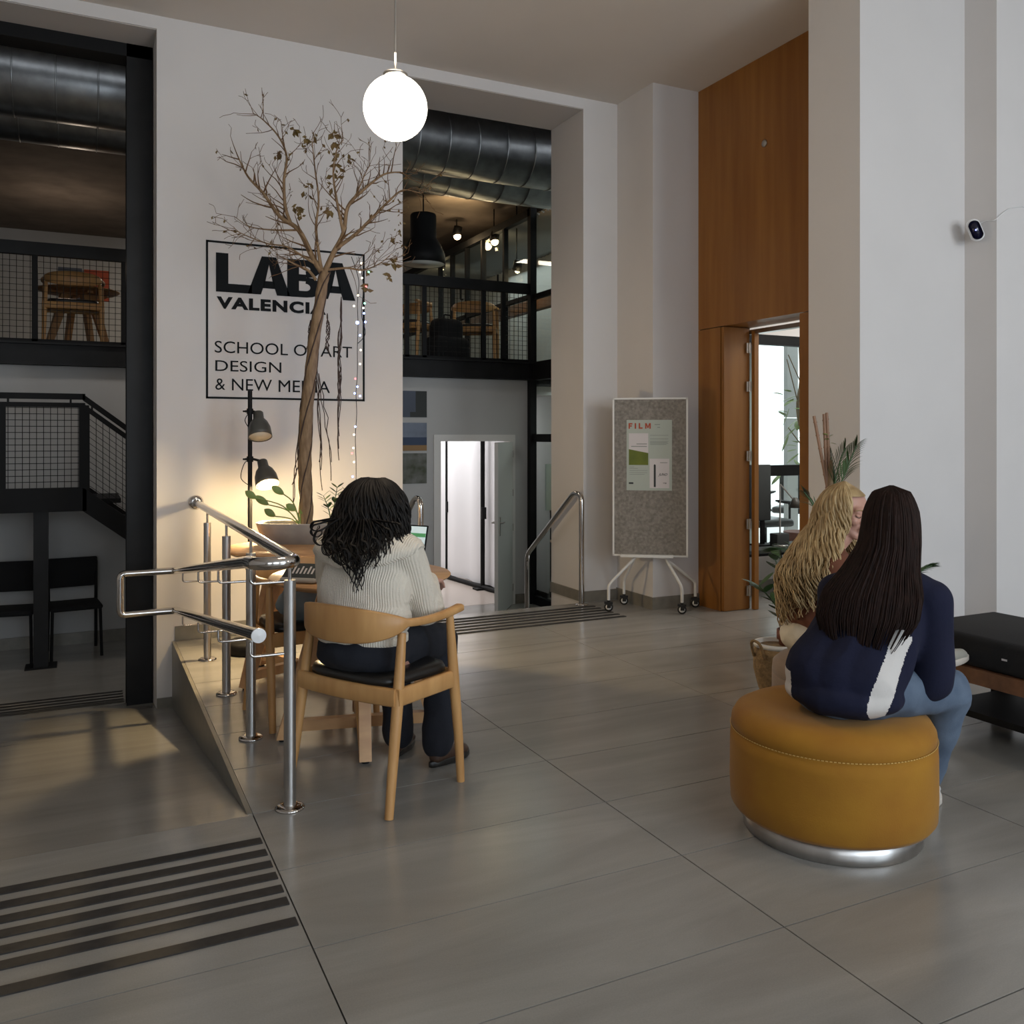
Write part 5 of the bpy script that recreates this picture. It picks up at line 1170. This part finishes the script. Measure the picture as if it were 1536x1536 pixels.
# wide turned-down collar
vs = []; NC = 60
for k in range(NC):
    a = 2 * PI * k / NC; back = max(0, -math.cos(a)) ; wd = 1 + .25 * abs(math.sin(a))
    for rr, z_ in ((.080, 1.025), (.11, 1.025), (.145, 1.012 - .01 * back), (.185, .985 - .035 * back), (.196, .965 - .055 * back), (.180, .950 - .055 * back)):
        vs.append((math.sin(a) * rr * wd * .98, math.cos(a) * rr * .82 + .0 - .02 * back, z_ + .004 * math.sin(k * 1.3)))
MB().add(vs, [(k * 6 + i, ((k + 1) % NC) * 6 + i, ((k + 1) % NC) * 6 + i + 1, k * 6 + i + 1) for k in range(NC) for i in range(5)], None, True).build('collar', 'knit', p1)
jn = [('e', (0, -.05, .565), (.185, .145, .10)), ('e', (-.085, -.04, .545), (.10, .13, .075)), ('e', (.085, -.04, .545), (.10, .13, .075))]
for i in (0, 1): jn += [('c', (-.09 if i == 0 else .09, 0, .565), .092, kn1[i] + V((0, 0, .01)), .072), ('c', kn1[i], .070, kn1[i].lerp(an1[i], .5), .062), ('c', kn1[i].lerp(an1[i], .5), .062, an1[i] + V((0, 0, .0)), .066)]
place(blob(jn, .010, 6, folds(.005, 9)), 'jeans', 'darkdenim', p1)
shoe(p1, an1[1] + V((0, -.03, -.095)), V((.35, .9, 0)), 'shoe_brown', 'leather'); shoe(p1, an1[0] + V((0, -.03, -.095)), V((-.1, 1, 0)), 'shoe_brown', 'leather')
rows1 = [(.86, .05, -.10, .07, .10), (.93, .03, -.07, .13, .135), (.985, 0, -.03, .168, .135), (1.03, 0, .0, .160, .14), (1.08, 0, .02, .148, .142), (1.13, 0, .03, .135, .136), (1.17, 0, .035, .118, .122), (1.205, 0, .035, .088, .092), (1.225, 0, .035, .058, .06), (1.237, 0, .035, .02, .02)]
env1 = lambda z_: table(z_, rows1)
hr1 = random.Random(5)
hb = blob([('e', (0, .035, 1.12), (.131, .130, .112)), ('e', (0, .005, 1.05), (.148, .125, .09)), ('e', (0, -.02, .985), (.145, .110, .06)), ('e', (-.04, -.07, .94), (.08, .06, .06))], .010, 5, folds(.006, 14)); place(hb, 'hair', 'hair_black', p1)
strands(p1, 'hair_black', 300, env1, 1.23, None, (-2.2, 2.2), lambda a: (.22, .36 - .05 * abs(a) + .09 * math.exp(-((a - .3) / .45) ** 2)), (.020, 7), (.0060, .0018), 26, hr1, .04, jitter=.03, depth=(-.004, .012))
strands(p1, 'hair_black', 60, env1, 1.14, None, (-1.7, 1.7), lambda a: (.13, .24), (.030, 8), (.0045, .0015), 24, hr1, .14, jitter=.05)
q = MB()
for cx_, cz_, cy_, r0 in ((.06, .965, -.225, .030), (.10, .985, -.215, .026), (.02, .95, -.225, .032), (.08, .935, -.225, .026), (.0, .985, -.22, .024), (-.13, 1.035, -.17, .024), (-.10, 1.01, -.19, .028), (-.15, 1.05, -.15, .018), (-.05, .975, -.215, .026), (.17, 1.03, -.16, .024), (.20, 1.05, -.12, .02), (.14, 1.0, -.20, .022)):
    for k in range(3):
        a0 = hr1.uniform(0, 6.28); path = [V((lerp(cx_ * .55, cx_, j / 6), lerp(-.13, cy_, j / 6), lerp(1.08, cz_ + r0, j / 6))) for j in range(6)] + [V((cx_ + hr1.uniform(-.003, .003) + r0 * math.sin(t_ * .62) * (1 if cx_ > -.1 else -1), cy_ - .004 * k, cz_ + r0 * math.cos(t_ * .62))) for t_ in range(9)]
        q.tube(smoothpath(path, 3), [.0055 - .0045 * j / 42 for j in range(43)], 5, cap=False)
q.build('curls', 'hair_black', p1)['kind'] = 'stuff'
# clothing lying on the chair behind the near table
cl = thing('jacket', 'grey-blue jacket heaped on the armchair behind the near table', 'jacket', (1.035, 4.46, .49))
place(blob([('e', (0, 0, .07), (.17, .15, .075)), ('e', (-.03, -.05, .12), (.12, .10, .07)), ('e', (.05, .06, .10), (.13, .11, .07))], .012, 5, folds(.014, 11)), 'heap', 'bluegrey', cl)

# --- person 2: navy sweatshirt, long straight dark hair
ph2 = math.radians(-58)
p2 = thing('person', 'person with long straight dark hair in a navy sweatshirt sitting on the mustard ottoman', 'person', (2.395, 2.27, 0), ph2)
wl = lambda x, y, z: (Matrix.Rotation(-ph2, 4, 'Z') @ (V((x, y, z)) - V((2.395, 2.27, 0))))
hc = wl(*atZ(1338, 778, 3.17)); yaw = .1
f2 = V((math.sin(yaw), math.cos(yaw), -.12)).normalized(); s2 = f2.cross(Z_2).normalized(); u2 = s2.cross(f2)
he, P = head_els(hc, f2, s2, u2, .97)
cs = V((hc.x * .80, hc.y - .05, .865))             # middle of the shoulders
sh2 = [cs + V((-.145, -.0, -.035)), cs + V((.160, .0, -.035))]
el2 = [cs + V((-.175, .14, -.25)), wl(2.655, 2.13, .545)]; wr2 = [cs + V((-.06, .33, -.28)), wl(2.86, 2.36, .56)]
kn2 = [V((-.10, .44, .50)), wl(2.80, 2.17, .49)]; an2 = [V((-.12, .42, .11)), wl(2.868, 2.325, .11)]
body = he + [('c', (0, -.0, .55), .12, cs + V((0, 0, -.06)), .13), ('c', cs, .07, hc + V((0, -.03, -.10)), .05)]
for i in (0, 1):
    body += [('c', sh2[i], .045, el2[i], .036), ('c', el2[i], .034, wr2[i], .024)] + hand_els(wr2[i], V((.5 if i == 0 else -.35, .8, -.1)), V((0, 0, -1)), 1 if i == 0 else -1, .55)
    body += [('c', (-.08 if i == 0 else .08, .0, .53), .085, kn2[i], .052), ('c', kn2[i], .050, an2[i], .036)]
place(blob(body, .007, 3), 'body', 'skin', p2); face_parts(P, f2, s2, u2, p2, .97)
mid_ = V((cs.x * .45, cs.y * .45, .66))
sw = [('e', (0, -.03, .515), (.195, .16, .075)), ('c', (-.06, -.03, .57), .132, cs + V((-.05, -.0, -.06)), .112), ('c', (.06, -.03, .57), .132, cs + V((.06, -.0, -.06)), .112), ('c', (0, -.035, .57), .135, cs + V((0, -.01, -.06)), .118), ('c', sh2[0] + V((.02, 0, .01)), .070, cs + V((0, 0, .03)), .075), ('c', cs + V((0, 0, .03)), .075, sh2[1] + V((-.02, 0, .01)), .070), ('c', cs + V((0, .01, 0)), .10, cs + V((0, .04, .07)), .07)]
for i in (0, 1):
    m1 = sh2[i].lerp(el2[i], .55); sw += [('c', sh2[i], .074, m1, .072), ('c', m1, .072, el2[i], .070), ('c', el2[i], .068, el2[i].lerp(wr2[i], .75), .052), ('c', el2[i].lerp(wr2[i], .75), .050, wr2[i], .040)]
swm = blob(sw, .0055, 16, folds(.008, 7, 1, (1, 1, .45)))
def panel(side):
    def pr(c):
        if c.y > .06 + .25 * max(0, c.z - .5) or not (.46 < c.z < .735 - .02 * math.sin(c.x * 60)): return False
        t_ = (c.z - .47) / .33; mid = side * (.118 + .03 * t_) + (.005 if side > 0 else -.06) + t_ * .055 * side; wd = .022 + .006 * math.sin(t_ * 9) + .012 * (1 - abs(t_ - .5) * 2)
        return abs(c.x - mid) < wd
    return pr
pr_r = panel(1); pr_l = lambda c: c.x < -.155 and .46 < c.z < .585 and c.y < .03
rest, pan = split(swm, lambda c: pr_r(c) or pr_l(c))
place(rest, 'sweatshirt', 'navy', p2); place(pan, 'side_panel', 'panelwhite', p2, 'white side panel')
jn = [('e', (0, -.01, .515), (.19, .165, .085))]
for i in (0, 1): jn += [('c', (-.08 if i == 0 else .09, .0, .525), .094, kn2[i], .074), ('c', kn2[i], .074, kn2[i].lerp(an2[i], .45), .064), ('c', kn2[i].lerp(an2[i], .45), .064, an2[i] + V((0, 0, .01)), .056)]
place(blob(jn, .010, 6, folds(.006, 9)), 'jeans', 'denim', p2)
shoe(p2, an2[1] + V((0.02, -.05, -.108)), V((-.05, 1, 0)), 'shoe_white'); shoe(p2, an2[0] + V((0, -.03, -.108)), V((-.2, 1, 0)), 'shoe_white')
hx, hy = hc.x, hc.y
rows2 = [(.62, hx - .06, hy - .235, .08, .02), (.70, hx - .06, hy - .24, .13, .035), (.78, hx - .05, hy - .215, .165, .05), (.86, hx - .04, hy - .155, .160, .080), (.94, hx - .02, hy - .10, .122, .095), (1.02, hx - .0, hy - .06, .098, .108), (1.08, hx, hy - .03, .092, .112), (1.13, hx, hy - .02, .086, .108), (1.17, hx, hy - .015, .073, .092), (1.20, hx, hy - .012, .058, .068), (1.215, hx, hy - .01, .032, .04), (1.222, hx, hy - .01, .004, .004)]
env2 = lambda z_: table(z_, rows2)
env_shell(env2, 1.222, .76, -1.75, 1.75, 0, 30, .95, 34, .012).build('hair', 'hair_dark', p2)
strands(p2, 'hair_dark', 420, env2, 1.222, None, (-1.85, 1.85), lambda a: (.45 - .04 * abs(a) + .04 * math.sin(a * 5), .60 - .07 * abs(a) + .03 * math.sin(a * 7)), (.004, 2.0), (.0052, .0012), 20, random.Random(8), 0, jitter=.03, depth=(-.003, .008))

# --- person 3: blonde, rust jacket, pale trousers
ph3 = math.radians(-112)
p3o = V((2.93, 2.885, 0))
p3 = thing('person', 'person with long wavy blonde hair in a rust jacket sitting on the taupe ottoman', 'person', p3o, ph3)
wl3 = lambda v: Matrix.Rotation(-ph3, 4, 'Z') @ (V(v) - p3o)
hc = wl3(atZ(1270, 768, 3.88)); fw = V((.17, -.97, -.16)).normalized()
f3 = (Matrix.Rotation(-ph3, 4, 'Z') @ fw).normalized(); s3 = f3.cross(Z_2).normalized(); u3 = s3.cross(f3)
he, P = head_els(hc, f3, s3, u3, 1.0)
cs = V((hc.x - .01, hc.y - .10, .885)); sh3 = [cs + V((-.16, 0, 0)), cs + V((.135, .0, -.045))]
el3 = [cs + V((-.22, .12, -.24)), cs + V((.21, .13, -.24))]; wr3 = [cs + V((-.05, .34, -.27)), cs + V((.05, .35, -.26))]
kn3 = [V((-.09, .42, .50)), V((.02, .41, .585))]; an3 = [V((-.10, .44, .11)), V((-.03, .545, .41))]
body = he + [('c', (0, -.0, .55), .10, cs + V((0, 0, -.08)), .09), ('c', cs, .06, hc + V((0, -.02, -.10)), .048)]
for i in (0, 1):
    body += [('c', sh3[i], .042, el3[i], .034), ('c', el3[i], .032, wr3[i], .023)] + hand_els(wr3[i], V((.5 if i == 0 else -.4, .8, -.1)), V((0, 0, -1)), 1 if i == 0 else -1, .5)
    body += [('c', (-.08 if i == 0 else .08, .0, .53), .085, kn3[i], .052), ('c', kn3[i], .048, an3[i], .034)]
place(blob(body, .006, 3), 'body', 'skin', p3); face_parts(P, f3, s3, u3, p3, 1.0)
m3 = V((cs.x * .5, cs.y * .5, .68))
jk = [('e', (0, -.03, .61), (.165, .13, .07)), ('c', (-.045, -.02, .62), .125, cs + V((-.045, 0, -.06)), .112), ('c', (.045, -.02, .62), .125, cs + V((.045, 0, -.06)), .112), ('c', (0, -.03, .62), .13, cs + V((0, -.01, -.055)), .128), ('c', sh3[0] + V((.03, 0, 0)), .068, sh3[1] - V((.03, 0, 0)), .068), ('c', cs, .085, cs + V((0, .03, .06)), .06)]
for i in (0, 1): m1 = sh3[i].lerp(el3[i], .55); jk += [('c', sh3[i], .062, m1, .056), ('c', m1, .056, el3[i], .052), ('c', el3[i], .052, wr3[i], .036)]
place(blob(jk, .009, 8, folds(.008, 7)), 'jacket', 'rust', p3)
tr3 = [('e', (0, -.03, .525), (.185, .165, .095))]
for i in (0, 1): tr3 += [('c', (-.08 if i == 0 else .085, .0, .525), .095, kn3[i], .076), ('c', kn3[i], .074, an3[i].lerp(kn3[i], .15), .062)]
place(blob(tr3, .010, 6, folds(.008, 9)), 'trousers', 'cream', p3)
shoe(p3, an3[0] + V((0, -.03, -.108)), V((-.1, 1, 0)), 'shoe_grey'); shoe(p3, an3[1] + V((0, -.035, -.045)), V((-.35, 1, .12)), 'shoe_grey', L_=.24, up=V((.15, -.2, 1)))
hx, hy = hc.x, hc.y
# envelope axes: the hair is measured around the head in the person's own frame, rotated with the gaze
yw3 = math.atan2(-f3.x, f3.y)
hroot = Matrix.Rotation(yw3 * .85, 4, 'Z')
bs = hroot.inverted() @ V((-.01, -.12, 0))
rows3 = [(.45, bs.x, bs.y, .155, .145), (.62, bs.x, bs.y, .165, .16), (.74, bs.x, bs.y, .182, .172), (.84, bs.x * .95, bs.y * .95, .188, .176), (.92, bs.x * .6, bs.y * .6, .170, .165), (.99, bs.x * .2, -.03 + bs.y * .2, .135, .135), (1.04, 0, -.03, .118, .122), (1.09, 0, -.02, .104, .118), (1.14, 0, -.012, .094, .108), (1.18, 0, -.01, .076, .088), (1.205, 0, -.01, .052, .06), (1.222, 0, -.01, .026, .03), (1.230, 0, -.01, .004, .004)]
env3 = lambda z_: table(z_ , rows3)
def put(o):
    o.matrix_local = Matrix.Translation((hx, hy, hc.z - 1.10)) @ hroot; return o
put(env_shell(env3, 1.230, .90, -1.6, 1.95, 0, 30, .93, 30, .02).build('hair', 'hair_blonde', p3))
put(strands(p3, 'hair_blonde', 460, env3, 1.230, None, (-1.85, 2.24), lambda a: (.42, .70 - .08 * abs(a)), (.026, 7.5), (.0058, .0016), 30, random.Random(21), 0, jitter=.04, depth=(-.006, .014)))
put(strands(p3, 'hair_blonde', 40, env3, 1.229, None, (1.2, 2.2), lambda a: (.30, .50), (.022, 8), (.005, .0015), 28, random.Random(22), 0, jitter=.04, depth=(-.006, .008)))
put(env_shell(env3, 1.230, 1.172, 0, 2 * PI, 0, 36, .97, 8, 0).build('hair_crown', 'hair_blonde', p3))
